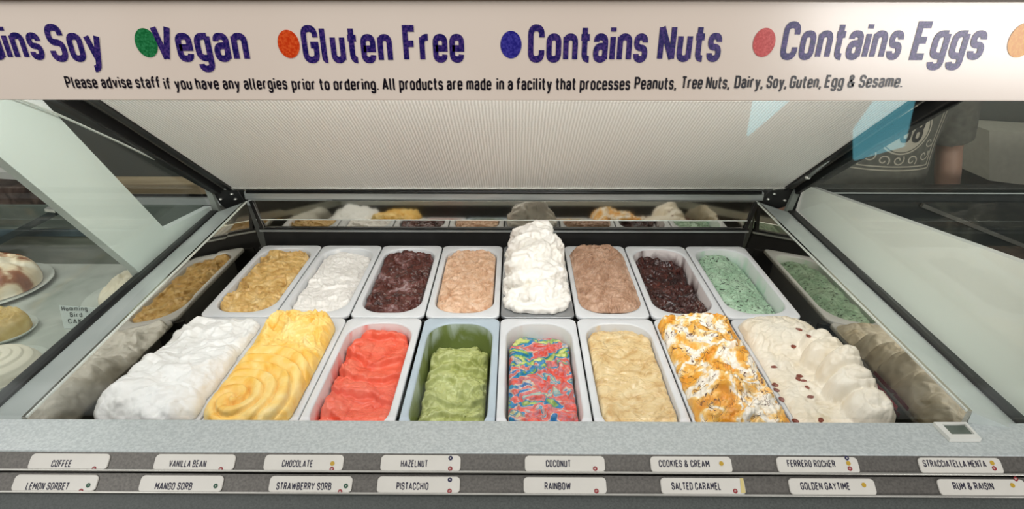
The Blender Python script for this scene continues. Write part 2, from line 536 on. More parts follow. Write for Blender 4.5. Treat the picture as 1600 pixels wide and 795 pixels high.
q = [B - rn * 0.002, B + rd * 0.10 - rn * 0.002, B + rd * 0.10 - rn * 0.03, B - rn * 0.03]
cpart(MB().prism([p + Vector((-XE, 0, 0)) for p in q], (2 * XE, 0, 0)).build('lower_fascia', M['dark_base']))
cpart(MB().box((-XE, B.y + 0.02, 0.0), (XE, B.y + 0.05, B.z - 0.05)).build('front_panel', M['dark_base']))

# pan well
cpart(MB().box((XL, ledge_b - 0.01, 0.845), (XR, DB, 0.859)).build('well_floor', M['black_matte']))
cpart(MB().box((XL, ledge_b - 0.012, 0.859), (XR, ledge_b, LZ - 0.03)).build('well_front_wall', M['black_matte']))
bz = atD(800, 356, DB).z
cpart(MB().box((XL, DB, 0.859), (XR, DB + 0.012, bz)).build('well_back_wall', M['black_matte']))
for yy in (1.120, 1.506, 0.735):
    cpart(MB().box((XL, yy - 0.003, ZP - 0.030), (XR, yy + 0.003, ZP - 0.009)).build('pan_rail', M['black_matte']))

# reflective back glass above the well
m0, m1 = bz, atD(800, 343, DB).z
yb = DB
m2 = atD(800, 315, DB + 0.003).z
WB, WM, WT = 0.690, 0.696, 0.705
def slab(name, za, ya, wa, zb_, yb_, wb_, mat):
    return cpart(MB().prism([(XC - wa, ya, za), (XC + wa, ya, za), (XC + wb_, yb_, zb_), (XC - wb_, yb_, zb_)], (0, 0.006, 0)).build(name, mat))
slab('back_lower_strip', m0, yb - 0.002, WB, m1, yb - 0.002, WM, M['mirror_dim'])
slab('back_glass', m1, yb - 0.003, WM, m2, yb + 0.005, WT, M['mirror_dim'])
cpart(MB().beam((XC - WM, yb - 0.0045, m1), (XC + WM, yb - 0.0045, m1), 0.003, 0.0016).build('back_glass_seam', M['glass_edge']))
cpart(MB().beam((XC - WB, yb - 0.004, m0), (XC + WB, yb - 0.004, m0), 0.008, 0.004).build('back_seal', M['black']))
cpart(MB().beam((XC - WB, yb - 0.006, m0 - 0.007), (XC + WB, yb - 0.006, m0 - 0.007), 0.008, 0.005).build('back_trim', M['steel']))
# rail above the glass
r0, r1 = m2, atD(800, 292, DB + 0.01).z
cpart(MB().box((TL - 0.02, yb + 0.012, r0), (TR + 0.02, yb + 0.06, r0 + (r1 - r0) * 0.6)).build('top_rail', M['steel'], bevel=0.003))
cpart(MB().tube([(TL - 0.01, yb + 0.01, r0 + (r1 - r0) * 0.62), (TR + 0.01, yb + 0.01, r0 + (r1 - r0) * 0.62)], 0.005).build('rail_tube', M['black'], smooth=True))
cpart(MB().tube([(TL - 0.01, yb + 0.012, r0 + (r1 - r0) * 0.9), (TR + 0.01, yb + 0.012, r0 + (r1 - r0) * 0.9)], 0.006).build('rail_tube', M['bright_steel'], smooth=True))

# side glass, capping, gasket
for S, X, XB, GX, tb, tf, gb, gf in ((-1, TL, XL, GXL, (385, 315), (38, 655), (330, 335), (0, 627)), (1, TR, XR, GXR, (1182, 315), (1522, 653), (1242, 335), (1598, 662))):
    a, b = atX(*tb, X), atX(*tf, X)
    b = a + (b - a) * ((ledge_b - a.y) / (b.y - a.y))
    zb = ZP - 0.10
    poly = [a, b, Vector((XB, b.y, zb)), Vector((XB, a.y + 0.01, zb))]
    cpart(MB().prism(poly, (S * 0.008, 0, 0)).build('side_glass', M['mirror']))
    e = Vector((-S * 0.001, 0, 0.0008))
    cpart(MB().beam(a + e, b + e, 0.0035, 0.003).build('glass_edge', M['glass_edge']))
    g0, g1 = atX(*gb, GX), atX(*gf, GX)
    g1 = g0 + (g1 - g0) * ((ledge_b - 0.02 - g0.y) / (g1.y - g0.y))
    off = Vector((S * 0.008, 0, -0.002))
    cpart(MB().prism([a + off, b + off, g1, g0], (0, 0, -0.02)).build('side_capping', M['capping']))
    cpart(MB().beam(g0 + Vector((-S * 0.004, 0.01, 0.002)), g1 + Vector((-S * 0.004, 0, 0.002)), 0.026, 0.014).build('gasket', M['black'], bevel=0.002))
    cpart(MB().beam(g0 + Vector((-S * 0.010, 0, 0.0005)), g1 + Vector((-S * 0.010, 0, 0.0005)), 0.0025, 0.004).build('gasket_trim', M['steel']))
    # corner seal of the back glass
    c0, c1 = Vector((XB - S * 0.004, yb - 0.008, m0)), Vector((X - S * 0.002, yb + 0.0, m2 + 0.002))
    cpart(MB().beam(c0, c1, 0.009, 0.006, up=(0, 1, 0)).build('corner_seal', M['black']))
    # pale hinge bracket and black hinge block behind the corner
    br = [(315, 284), (326, 290), (348, 343), (341, 349)] if S < 0 else [(1258, 284), (1248, 286), (1222, 342), (1229, 348)]
    cpart(MB().prism([atD(x, y, DB + 0.005) for x, y in br], (0, 0.012, 0)).build('hinge_bracket', M['panel_edge']))
    hb = [(322, 285), (352, 288), (372, 298), (384, 316), (356, 330), (343, 318)] if S < 0 else [(1252, 285), (1224, 290), (1200, 300), (1184, 316), (1205, 330), (1236, 320)]
    cpart(MB().prism([atD(x, y, DB + 0.018) for x, y in hb], (0, 0.03, 0)).build('hinge_block', M['black'], bevel=0.002))
    for q in range(4):
        p = atD(*( [(352, 296), (362, 304), (368, 312), (345, 312)] if S < 0 else [(1222, 296), (1210, 304), (1200, 312), (1226, 314)])[q], DB + 0.015)
        cpart(MB().lathe([(0.0045, 0), (0.005, 0.002), (0.003, 0.005)], 12, p).build('hinge_screw', M['bright_steel'], smooth=True))

# white dividers (left one has a raking arm) and the clear divider panes
dl = [(330, 322), (258, 358), (40, 128), (-80, 128), (-80, 179), (212, 420), (224, 436), (334, 340)]
cpart(MB().prism([atX(x, y, GXL - 0.004) for x, y in dl], (-0.02, 0, 0)).build('divider_panel', M['white_panel']))
dr = [(1256, 288), (1640, 426), (1640, 705), (1598, 668), (1240, 338)]
cpart(MB().prism([atX(x, y, GXR + 0.004) for x, y in dr], (0.016, 0, 0)).build('divider_panel', M['white_panel_warm']))
gl = [(328, 330), (300, 277), (190, 224), (84, 176), (-40, 128), (-40, 655), (0, 622)]
cpart(MB().prism([atX(x, y, GXL + 0.006) for x, y in gl], (0.004, 0, 0)).build('divider_glass', M['glass_side']))
for a, b in (((300, 277), (190, 224)), ((190, 224), (84, 176)), ((84, 176), (-40, 128))):
    cpart(MB().beam(atX(*a, GXL + 0.008), atX(*b, GXL + 0.008), 0.004, 0.003).build('divider_glass_edge', M['glass_edge']))
gr = [(1250, 330), (1262, 280), (1640, 90), (1640, 700), (1598, 660)]
cpart(MB().prism([atX(x, y, GXR - 0.006) for x, y in gr], (-0.004, 0, 0)).build('divider_glass', M['glass_side']))

# raised lid, hinged behind the back glass
LB = DB + 0.012
hl, hr = atD(362, 293, LB), atD(1226, 293, LB)
la = math.radians(37 )
ld = Vector((0, -math.cos(la), math.sin(la)))
ln = Vector((1, 0, 0)).cross(ld).normalized()
if ln.z > 0: ln = -ln                                        # towards the pans
LL = 0.66
ribm, rnt, rb = base_mat('ribbed_white_lid_lining', 0.45)
mp = coords(rnt, (1, 1, 1))
wv = N(rnt, 'ShaderNodeTexWave', Scale=48, Distortion=1.2, wave_type='BANDS', bands_direction='X'); wv.inputs['Detail'].default_value = 1
wv2 = N(rnt, 'ShaderNodeTexWave', Scale=80, Distortion=0.6, wave_type='BANDS', bands_direction='Y')
rnt.links.new(mp.outputs[0], wv.inputs['Vector']); rnt.links.new(mp.outputs[0], wv2.inputs['Vector'])
ad = N(rnt, 'ShaderNodeMath', operation='ADD')
rnt.links.new(wv.outputs['Fac'], ad.inputs[0]); rnt.links.new(wv2.outputs['Fac'], ad.inputs[1])
bp = N(rnt, 'ShaderNodeBump', Strength=0.35, Distance=0.003)
rnt.links.new(ad.outputs[0], bp.inputs['Height']); rnt.links.new(bp.outputs[0], rb.inputs['Normal'])
rr = ramp(rnt, [(0.2, (214, 211, 204)), (0.8, (240, 238, 233))])
rnt.links.new(wv.outputs['Fac'], rr.inputs[0]); rnt.links.new(rr.outputs[0], rb.inputs['Base Color'])
lid = cpart(MB().prism([hl, hr, hr + ld * LL, hl + ld * LL], -ln * 0.03).build('lid', M['black_matte']))
def lpart(o): o.parent = lid; return o
e = 0.006
lpart(MB().prism([hl + Vector((e, 0, 0)), hr - Vector((e, 0, 0)), hr - Vector((e, 0, 0)) + ld * (LL - 0.01), hl + Vector((e, 0, 0)) + ld * (LL - 0.01)], ln * 0.003).build('lid_lining', ribm))
for S, h in ((-1, hl), (1, hr)):
    lpart(MB().prism([h - Vector((S * 0.004, 0, 0)), h + Vector((S * 0.010, 0, 0)), h + Vector((S * 0.010, 0, 0)) + ld * LL, h - Vector((S * 0.004, 0, 0)) + ld * LL], ln * 0.008).build('lid_seal', M['black']))
    lpart(MB().prism([h + Vector((S * 0.010, 0, -0.004)), h + Vector((S * 0.026, 0, -0.004)), h + Vector((S * 0.026, 0, 0)) + ld * LL, h + Vector((S * 0.010, 0, 0)) + ld * LL], ln * 0.004 - ln * 0.03).build('lid_frame', M['rail']))
    lpart(MB().beam(h + Vector((S * 0.040, 0, -0.004)), h + Vector((S * 0.05, 0, -0.016)) + ld * LL, 0.026, 0.03).build('lid_arm', M['black'], bevel=0.003))
lpart(MB().beam(hl + ln * 0.004 + ld * 0.004, hr + ln * 0.004 + ld * 0.004, 0.012, 0.006, up=ln).build('lid_hinge_strip', M['bright_steel']))
# gas strut on the right of the lid
s0, s1 = atX(1262, 277, GXR - 0.03), atX(1345, 208, GXR - 0.03)
lpart(MB().tube([s0, s0.lerp(s1, 0.55)], 0.0045).build('gas_strut', M['steel'], smooth=True))
lpart(MB().tube([s0.lerp(s1, 0.55), s1], 0.007).build('gas_strut_sleeve', M['black'], smooth=True))
lpart(MB().lathe([(0.006, -0.004), (0.008, 0), (0.006, 0.005)], 14, s0).build('strut_joint', M['bright_steel'], smooth=True))

# front glass
gt = atD(800, -30, 0.712).z
cpart(MB().box((-XE, 0.706, LZ + 0.0005), (XE, 0.711, gt)).build('front_glass', M['glass']))

# cabinet body under the well
cpart(MB().box((XL - 0.02, ledge_b + 0.02, 0.0), (XR + 0.02, DB + 0.05, 0.845)).build('cabinet_body', M['dark_base']))

# load limit markers on the side glass
for S, X, tris, dashes in ((1, XR + 0.002, [[(1313, 538), (1332, 557), (1320, 556)], [(1378, 606), (1386, 615), (1377, 612)]], [((1310, 538), (1326, 555)), ((1350, 580), (1378, 611)), ((1381, 614), (1402, 638)), ((1378, 634), (1392, 648))]),
                   (-1, XL - 0.002, [], [((316, 538), (304, 551))])):
    mm = plain('dark_red_marker_%d' % (S + 1), (128, 22, 34), rough=0.5)
    for t in tris: cpart(MB().prism([atX(x, y, X) for x, y in t], (-S * 0.0005, 0, 0)).build('load_limit_arrow', mm))
    for a, b in dashes:
        p, q = atX(*a, X), atX(*b, X)
        u = Vector((0, 0, 0.0035))
        cpart(MB().prism([p + u, q + u, q - u, p - u], (-S * 0.0005, 0, 0)).build('load_limit_marker', mm))

# ------------------------------------------------------------------ sign on the front glass
SD = 0.7055
z0, z1 = atD(800, 157, SD - 0.004).z, atD(800, 2, SD - 0.004).z
sign = thing('allergen_sign', 'long cream allergen sign with coloured dots and purple words across glass top', 'sign', (0, SD, z0))
def spart(o):
    o.parent = sign
    o.matrix_parent_inverse = Matrix.Translation(sign.location).inverted()
    return o
spart(MB().box((-1.25, SD - 0.004, z0), (1.25, SD, z1)).build('board', M['sign'], bevel=0.001))
spart(MB().box((-1.25, SD - 0.008, z1 + 0.0005), (1.25, SD, z1 + 0.012)).build('top_clamp', plain('brown_clamp', (92, 74, 58), rough=0.5)))
SF = SD - 0.0046
def sign_text(s, x0, x1, yb, yt, mat, w, gap, space):
    a, b, t = atD(x0, yb, SF), atD(x1, yb, SF), atD((x0 + x1) / 2, yt, SF)
    d = atD((x0 + x1) / 2, yb, SF)
    spart(lettering('lettering', s, mat, None, a, (b - a).normalized(), (0, 0, 1), (b - a).length, (t - d).z, 0.0, w=w, gap=gap, space=space))
P = M['ink_purple']
sign_text('Contains', -113, 73, 94, 37, P, .178, .07, .3)
sign_text('Soy', 84, 166, 97, 37, P, .178, .07, .3)
sign_text('Vegan', 247, 392, 97, 37, P, .178, .07, .3)
sign_text('Gluten', 476, 615, 99, 39, P, .178, .07, .3)
sign_text('Free', 632, 726, 98, 39, P, .178, .07, .3)
sign_text('Contains', 825, 1010, 98, 38, P, .178, .07, .3)
sign_text('Nuts', 1026, 1124, 97, 37, P, .178, .07, .3)
sign_text('Contains', 1217, 1404, 94, 33, P, .178, .07, .3)
sign_text('Eggs', 1420, 1532, 94, 33, P, .178, .07, .3)
small = [('Please advise staff', 105, 252, 138, 119), ('if you have any allergies', 258, 450, 140, 121), ('prior to ordering.', 457, 592, 141, 122),
         ('All products are made', 598, 768, 141, 121), ('in a facility that processes', 776, 984, 141, 121), ('Peanuts,', 991, 1056, 140, 120),
         ('Tree Nuts,', 1064, 1139, 139, 119), ('Dairy,', 1147, 1191, 138, 118), ('Soy,', 1197, 1228, 138, 118), ('Guten,', 1233, 1282, 138, 118),
         ('Egg & Sesame.', 1288, 1409, 137, 117)]
for s, x0, x1, y_b, y_t in small: sign_text(s, x0, x1, y_b, y_t, M['ink_black'], .16, .10, .28)
for x, y, rx, m in ((228.5, 67, 20, 'dot_green'), (451, 69, 19.5, 'dot_red'), (798.5, 70, 19, 'dot_blue'), (1194, 66.5, 20, 'dot_pink'), (1597, 63, 24, 'dot_orange')):
    c = atD(x, y, SF); r = (atD(x + rx, y, SF) - c).length * 0.93
    q = [Vector((c.x + r * 0.93 * math.cos(t), SF, c.z + r * 1.16 * math.sin(t))) for t in [2 * math.pi * k / 48 for k in range(48)]]
    spart(link_mesh('allergen_dot', q, [tuple(range(48))], M[m]))

# ------------------------------------------------------------------ thermometer on the ledge
tz = LZ + 0.0005
def ledge_pt(x, y): return atZ(x, y, tz)
th = thing('temperature_display', 'small white framed temperature display lying on the steel front ledge', 'thermometer', tuple(ledge_pt(1494, 677)))
fo = [ledge_pt(*p) for p in ((1457, 664), (1508, 664), (1532, 690), (1483, 690))]
fi = [ledge_pt(*p) for p in ((1470, 667), (1506, 667), (1521, 683), (1485, 683))]
Vv = fo + fi + [p + Vector((0, 0, 0.006)) for p in fo] + [p + Vector((0, 0, 0.006)) for p in fi]
Fv = []
for i in range(4):
    j = (i + 1) % 4
    Fv += [(8 + i, 8 + j, 12 + j, 12 + i), (i, j, 8 + j, 8 + i), (4 + j, 4 + i, 12 + i, 12 + j), (j, i, 4 + i, 4 + j)]
def tpart(o):
    o.parent = th; o.matrix_parent_inverse = Matrix.Translation(th.location).inverted(); return o
tf_ = tpart(link_mesh('bezel', Vv, Fv, plain('white_bezel', (222, 222, 214), rough=0.4)))
tpart(MB().prism([p + Vector((0, 0, 0.003)) for p in fi], (0, 0, -0.0025)).build('screen', plain('grey_green_screen', (92, 102, 92), rough=0.25)))

# ------------------------------------------------------------------ flavour tags
LAB = {
 'COFFEE': 'white tag reading COFFEE with one red dot', 'VANILLA BEAN': 'white tag reading VANILLA BEAN with one red dot',
 'CHOCOLATE': 'white tag reading CHOCOLATE with a yellow dot over a red dot', 'HAZELNUT': 'white tag reading HAZELNUT with navy and red dots',
 'COCONUT': 'white tag reading COCONUT with one red dot', 'COOKIES & CREAM': 'white tag reading COOKIES & CREAM with one yellow dot',
 'FERRERO ROCHER': 'white upper rail tag with three stacked dots, navy, yellow and red', 'STRACCIATELLA MENTA': 'white tag with long words STRACCIATELLA MENTA on the upper rail',
 'LEMON SORBET': 'white tag reading LEMON SORBET with green and red dots', 'MANGO SORB': 'white tag reading MANGO SORB with one green dot',
 'STRAWBERRY SORB': 'white tag reading STRAWBERRY SORB with green and red dots', 'PISTACCHIO': 'white tag reading PISTACCHIO with navy and red dots',
 'RAINBOW': 'white tag reading RAINBOW with one red dot', 'SALTED CARAMEL': 'white tag reading SALTED CARAMEL with yellowed tape on its edge',
 'GOLDEN GAYTIME': 'white lower rail tag with one yellow dot, between SALTED CARAMEL and RUM & RAISIN', 'RUM & RAISIN': 'white tag reading RUM & RAISIN at the end of lower rail',
}
TAGS = [
 (0, 'COFFEE', 44, 168, 79, 110, [(147, 732, 'red')]), (0, 'VANILLA BEAN', 240, 366, 263, 321, [(345, 733, 'red')]),
 (0, 'CHOCOLATE', 412, 536, 440, 488, [(519.5, 724, 'yellow'), (518.5, 732.8, 'red')]), (0, 'HAZELNUT', 594.5, 719.5, 626, 668, [(704, 715.5, 'navy'), (703.5, 732, 'red')]),
 (0, 'COCONUT', 820, 945, 853, 892, [(930, 732, 'red')]), (0, 'COOKIES & CREAM', 1016.5, 1143.5, 1030, 1109, [(1127, 724, 'yellow')]),
 (0, 'FERRERO ROCHER', 1214, 1341.5, 1231, 1306, [(1323, 715.5, 'navy'), (1325.5, 723.6, 'yellow'), (1328, 732, 'red')]), (0, 'STRACCIATELLA MENTA', 1436, 1565, 1444, 1542, [(1550, 723, 'yellow'), (1553.5, 731.5, 'red')]),
 (1, 'LEMON SORBET', 18.5, 150, 39, 106, [(138, 758, 'green'), (126.5, 767, 'red')]), (1, 'MANGO SORB', 217, 347, 241, 299, [(337, 759, 'green')]),
 (1, 'STRAWBERRY SORB', 420, 549.5, 431, 517, [(540.5, 759, 'green'), (531.5, 768, 'red')]), (1, 'PISTACCHIO', 589, 718.5, 619, 669, [(703, 749.3, 'navy'), (702.5, 767, 'red')]),
 (1, 'RAINBOW', 818, 947.5, 851, 892, [(932, 767, 'red')]), (1, 'SALTED CARAMEL', 1032.5, 1164, 1050, 1127, [(1149, 767, 'red')]),
 (1, 'GOLDEN GAYTIME', 1233, 1367.5, 1252, 1329, [(1349.7, 757.5, 'yellow')]), (1, 'RUM & RAISIN', 1466, 1603, 1491, 1554, [(1587, 748, 'red'), (1582, 758, 'yellow')]),
]
ROWY = [(711.5, 737.5, 729.5, 718.5), (744.5, 771.5, 765, 753.2)]
LET = {'red': 'GF', 'green': 'V', 'navy': 'N'}
for row, s, x0, x1, tx0, tx1, dots in TAGS:
    A, B = rails[row]
    base = A + rn * 0.0004
    face = A + rn * 0.0024
    yt, ybm, tb, tt = ROWY[row]
    ym = (yt + ybm) / 2
    pl, pr = atP(x0, ym, face, rn), atP(x1, ym, face, rn)
    top, bot = atP(800, yt, face, rn), atP(800, ybm, face, rn)
    hw, hh = (pr.x - pl.x) / 2, (bot - top).length / 2
    c = Vector(((pl.x + pr.x) / 2, (top.y + bot.y) / 2, (top.z + bot.z) / 2))
    ux, uy = Vector((1, 0, 0)), -rd
    nm = 'flavour_tag'
    t = thing(nm, LAB[s], 'flavour tag', tuple(c), 'flavour tags standing on the two rails')
    rr_ = round_rect(hw, hh, 0.006, 6)
    n = len(rr_)
    V_, F_ = [], []
    for lift, ins in ((-0.002, 0), (-0.0006, 0), (0, 0.0006)):
        V_ += [ux * (x * (1 - ins / hw)) + uy * (y * (1 - ins / hh)) + rn * lift for x, y in rr_]
    for L in range(2): F_ += [(L * n + k, L * n + (k + 1) % n, (L + 1) * n + (k + 1) % n, (L + 1) * n + k) for k in range(n)]
    F_ += [tuple(range(n))[::-1], tuple(range(2 * n, 3 * n))]
    link_mesh('plate', V_, F_, M['tag'], t)
    a, b = atP(tx0, tb, face, rn), atP(tx1, tb, face, rn)
    cap = (atP(tx0, tt, face, rn) - a).dot(uy)
    lettering('lettering', s, M['tag_ink'], t, a - c, ux, uy, b.x - a.x, cap, 0.0003, w=.15, gap=.11, space=.30)
    for dx, dy, colr in dots:
        p = atP(dx, dy, face, rn) - c + rn * 0.0003
        r = 0.0031
        q = [p + ux * r * math.cos(k * math.pi / 12) + uy * r * math.sin(k * math.pi / 12) for k in range(24)]
        d = link_mesh('allergen_dot', q, [tuple(range(24))], M['tag_' + colr], t)
        if colr in LET:
            w_ = 0.0028 if colr == 'red' else 0.0015
            lettering('dot_letter', LET[colr], M['white_ink'], d, p - ux * w_ / 2 - uy * 0.0010, ux, uy, w_, 0.0020, 0.0002, w=.16)
    if s == 'SALTED CARAMEL':
        e0 = [atP(x, y, face, rn) - c + rn * 0.0003 for x, y in ((1156, 747), (1161, 747), (1165, 770), (1158, 770))]
        link_mesh('tape', e0, [(0, 1, 2, 3)], M['tape'], t)['label'] = 'yellowed tape strip'

# ------------------------------------------------------------------ pans
PW, PLN = 0.0818, 0.189            # half width, half length
OA, OB, ORAD = 0.0680, 0.1690, 0.054
PITCHX = 0.167
ROWD = (1.311, 0.929)


def smear_mat(name, pan_c, sm, thresh, scale=18, zlo=-0.10, zhi=0.0, side=0.0):
    """inner wall: pan plastic streaked with a dried film of gelato"""
    m, nt, b = base_mat(name, 0.4)
    mp = coords(nt, (1, 1, 0.5))
    n = N(nt, 'ShaderNodeTexNoise', Scale=scale, Detail=5, Distortion=1.0)
    nt.links.new(mp.outputs[0], n.inputs['Vector'])
    tc = nt.nodes.new('ShaderNodeTexCoord'); sp = nt.nodes.new('ShaderNodeSeparateXYZ')
    nt.links.new(tc.outputs['Object'], sp.inputs[0])
    mr = N(nt, 'ShaderNodeMapRange'); mr.inputs[1].default_value = zlo; mr.inputs[2].default_value = zhi; mr.inputs[3].default_value = 0.35; mr.inputs[4].default_value = -0.15
    nt.links.new(sp.outputs['Z'], mr.inputs[0])
    ad = N(nt, 'ShaderNodeMath', operation='ADD'); nt.links.new(n.outputs['Fac'], ad.inputs[0]); nt.links.new(mr.outputs[0], ad.inputs[1])
    r = ramp(nt, [(thresh - 0.12, pan_c), (thresh + 0.12, sm)])
    nt.links.new(ad.outputs[0], r.inputs[0]); nt.links.new(r.outputs[0], b.inputs['Base Color'])
    return m


def make_pan(name, label, loc, mat, inner, steel=False):
    """one moulded pan: flange with rolled edge, tapered wall, floor; origin at rim level"""
    rings = []
    def ring(hx, hy, r, z): rings.append([(x, y, z) for x, y in round_rect(hx, hy, max(r, 0.002), 10)])
    ring(PW - 0.0012, PLN - 0.0012, 0.016, -0.009)
    ring(PW, PLN, 0.017, -0.008); ring(PW, PLN, 0.017, -0.0022); ring(PW - 0.0006, PLN - 0.0006, 0.017, -0.0007); ring(PW - 0.0022, PLN - 0.0022, 0.017, 0)
    ring(OA + 0.004, OB + 0.004, ORAD + 0.003, 0); ring(OA + 0.0015, OB + 0.0015, ORAD + 0.001, -0.0006); ring(OA, OB, ORAD, -0.003)
    k = len(rings) - 1
    ring(OA - 0.003, OB - 0.004, ORAD - 0.004, -0.04); ring(OA - 0.007, OB - 0.010, ORAD - 0.006, -0.092); ring(OA - 0.014, OB - 0.017, ORAD - 0.012, -0.098)
    ring(OA - 0.011, OB - 0.014, ORAD - 0.009, -0.1005); ring(OA - 0.004, OB - 0.007, ORAD - 0.004, -0.092); ring(OA + 0.003, OB + 0.003, ORAD, -0.006)
    n = len(rings[0]); V = [p for r in rings for p in r]; F, fm = [], []
    for i in range(len(rings) - 1):
        for j in range(n):
            F.append((i * n + j, i * n + (j + 1) % n, (i + 1) * n + (j + 1) % n, (i + 1) * n + j)); fm.append(1 if 7 <= i < 10 else 0)
    e = (len(rings) - 1) * n
    F += [(e + j, e + (j + 1) % n, (j + 1) % n, j) for j in range(n)]; fm += [0] * n
    F.append(tuple(range(10 * n, 11 * n))); fm.append(1)
    F.append(tuple(range(11 * n, 12 * n))[::-1]); fm.append(0)
    o = link_mesh(name, V, F, [mat, inner], None, True, fm, loc)
    return tag(o, label, 'gelato pan', 'gelato pans in the two rows')


# ------------------------------------------------------------------ gelato
NX, NY = 112, 250


def gelato(name, label, loc, hfun, mat, ex=0.0, ey=0.0, amp=0.0015, nscale=70, seed=0, shift=(0, 0), skirt=0.02, rad=ORAD, mesh_amp2=0.0, dep=0.010, group='gelato flavours in the pans'):
    """surface over the pan's opening (grown by ex, ey), height from hfun, roughened along its normal"""
    ins = 0.0 if ex else 0.0022 + 0.085 * dep
    a, b = OA - ins + ex, OB - ins * 1.15 + ey
    r = min(rad if ex else ORAD - 0.002, a - 0.004)
    s = np.linspace(-1, 1, NX); s = np.sign(s) * (1 - (1 - np.abs(s)) ** 1.15)
    t = np.linspace(-1, 1, NY)
    S, T = np.meshgrid(s, t)
    Y = b * T
    over = np.clip(np.abs(Y) - (b - r), 0, r)
    Wd = a - (r - np.sqrt(np.maximum(r * r - over * over, 0)))
    X = S * Wd
    ed = np.minimum(np.minimum(Wd - np.abs(X), b - np.abs(Y)) , 0.05)      # distance to the border
    X0, Y0 = X + shift[0], Y + shift[1]
    H = hfun(X0, Y0, ed)
    P = np.stack([X0, Y0, H], -1)
    du, dv = np.gradient(P, axis=1), np.gradient(P, axis=0)
    Nn = np.cross(du, dv); Nn /= np.linalg.norm(Nn, axis=-1, keepdims=True) + 1e-9
    d = amp * fbm(P[..., 0], P[..., 1], nscale, seed + 5, 4, P[..., 2])
    if mesh_amp2: d = d + mesh_amp2 * fbm(P[..., 0], P[..., 1], 28, seed + 9, 3, P[..., 2])
    if ex == 0: d = d * sstep(0, 0.008, ed) 
    P = P + Nn * d[..., None]
    if ex > 0: P[..., 2] = np.maximum(P[..., 2], 0.0014)           # rests on the pan's flange
    else: P[..., 2] = np.maximum(P[..., 2], -0.088)
    # border skirt going down, then a flat underside
    idx = np.arange(NX * NY).reshape(NY, NX)
    loop = np.concatenate([idx[0, :], idx[1:, -1], idx[-1, -2::-1], idx[-2:0:-1, 0]])
    V = P.reshape(-1, 3)
    bot = V[loop].copy(); bot[:, 2] = bot[:, 2] - 0.006
    if ex > 0: bot[:, 2] = 0.0008
    bot[:, :2] = bot[:, :2] * 0.975
    n0 = len(V); V = np.concatenate([V, bot])
    q = np.stack([idx[:-1, :-1], idx[:-1, 1:], idx[1:, 1:], idx[1:, :-1]], -1).reshape(-1, 4)
    m = len(loop); k = np.arange(m); k2 = (k + 1) % m
    sk = np.stack([loop[k2], loop[k], n0 + k, n0 + k2], -1)
    Q = np.concatenate([q, sk])
    me = bpy.data.meshes.new(name)
    me.vertices.add(len(V)); me.vertices.foreach_set('co', V.astype(np.float32).ravel())
    me.loops.add(len(Q) * 4); me.loops.foreach_set('vertex_index', Q.astype(np.int32).ravel())
    me.polygons.add(len(Q)); me.polygons.foreach_set('loop_start', np.arange(0, len(Q) * 4, 4, dtype=np.int32))
    me.polygons.foreach_set('use_smooth', np.ones(len(Q), dtype=bool))
    me.update(calc_edges=True); me.validate()
    me.materials.append(mat)
    o = bpy.data.objects.new(name, me)
    o.location = loc
    COL.objects.link(o)
    tag(o, label, 'gelato', group)
    o['surface'] = 0
    del o['surface']
    return o, P


def fold(p):
    f = 1 - (p - np.floor(p))
    return f ** 1.2 * (1 - sstep(0.88, 1.0, f))


def scallop(p):
    f = p - np.floor(p)
    return np.sqrt(np.clip(1 - (2 * f - 1) ** 2, 0, 1))


def creases(x, y, s, seed, warp=0.02, ang=0.0, stretch=2.2):
    """thin sharp valleys left by the spatula, drawn out across the pan"""
    c, n = math.cos(ang), math.sin(ang)
    u, v = (x * c + y * n) / stretch, -x * n + y * c
    wx = fbm(x, y, s * 0.5, seed + 3, 2) * warp
    wy = fbm(x, y, s * 0.5, seed + 7, 2) * warp
    a = np.abs(perlin((u + wx) * s, (v + wy) * s, None, seed))
    b = np.abs(perlin((u + wy) * s * 2.3, (v - wx) * s * 2.3, None, seed + 1))
    return -1.1 * np.exp(-a * 16) - 0.5 * np.exp(-b * 14)


def edge(ed, w=0.010, drop=0.012):
    return -drop * (1 - np.sqrt(np.clip(1 - (1 - np.clip(ed / w, 0, 1)) ** 2, 0, 1)))


def blob(x, y, cx, cy, rx, ry, h, p=2.0):
    d = ((x - cx) / rx) ** 2 + ((y - cy) / ry) ** 2
    return h * np.clip(1 - d ** (p / 2), 0, 1) ** 0.5


def smax(a, b, k=0.006):
    m = np.clip(0.5 + 0.5 * (a - b) / k, 0, 1)
    return b + (a - b) * m + k * m * (1 - m)


GM = {}
GM['coffee'] = noise_mat('coffee_gelato', [(0.3, (172, 130, 62)), (0.5, (212, 174, 106)), (0.72, (230, 202, 148))], scale=26, dist=1.6, rough=0.38, bump=0.25, bscale=160)
GM['vanilla'] = noise_mat('white_gelato', [(0.3, (226, 222, 216)), (0.7, (240, 237, 232))], scale=20, dist=1, rough=0.42, bump=0.25, bscale=160)
GM['choc'] = noise_mat('dark_chocolate_gelato', [(0.34, (50, 20, 18)), (0.49, (84, 40, 32)), (0.57, (112, 72, 68)), (0.66, (168, 146, 146))], scale=16, dist=1.2, detail=6, nrough=0.62, rough=0.24, bump=0.5, bscale=130)
GM['hazel'] = noise_mat('pale_tan_gelato', [(0.28, (186, 140, 104)), (0.5, (216, 178, 146)), (0.75, (228, 200, 176))], scale=24, dist=1.8, rough=0.42, bump=0.3, bscale=150)
GM['coconut'] = noise_mat('whipped_white_gelato', [(0.22, (226, 214, 180)), (0.34, (230, 226, 217)), (0.75, (236, 233, 228))], scale=18, dist=0.5, rough=0.45, bump=0.35, bscale=140)
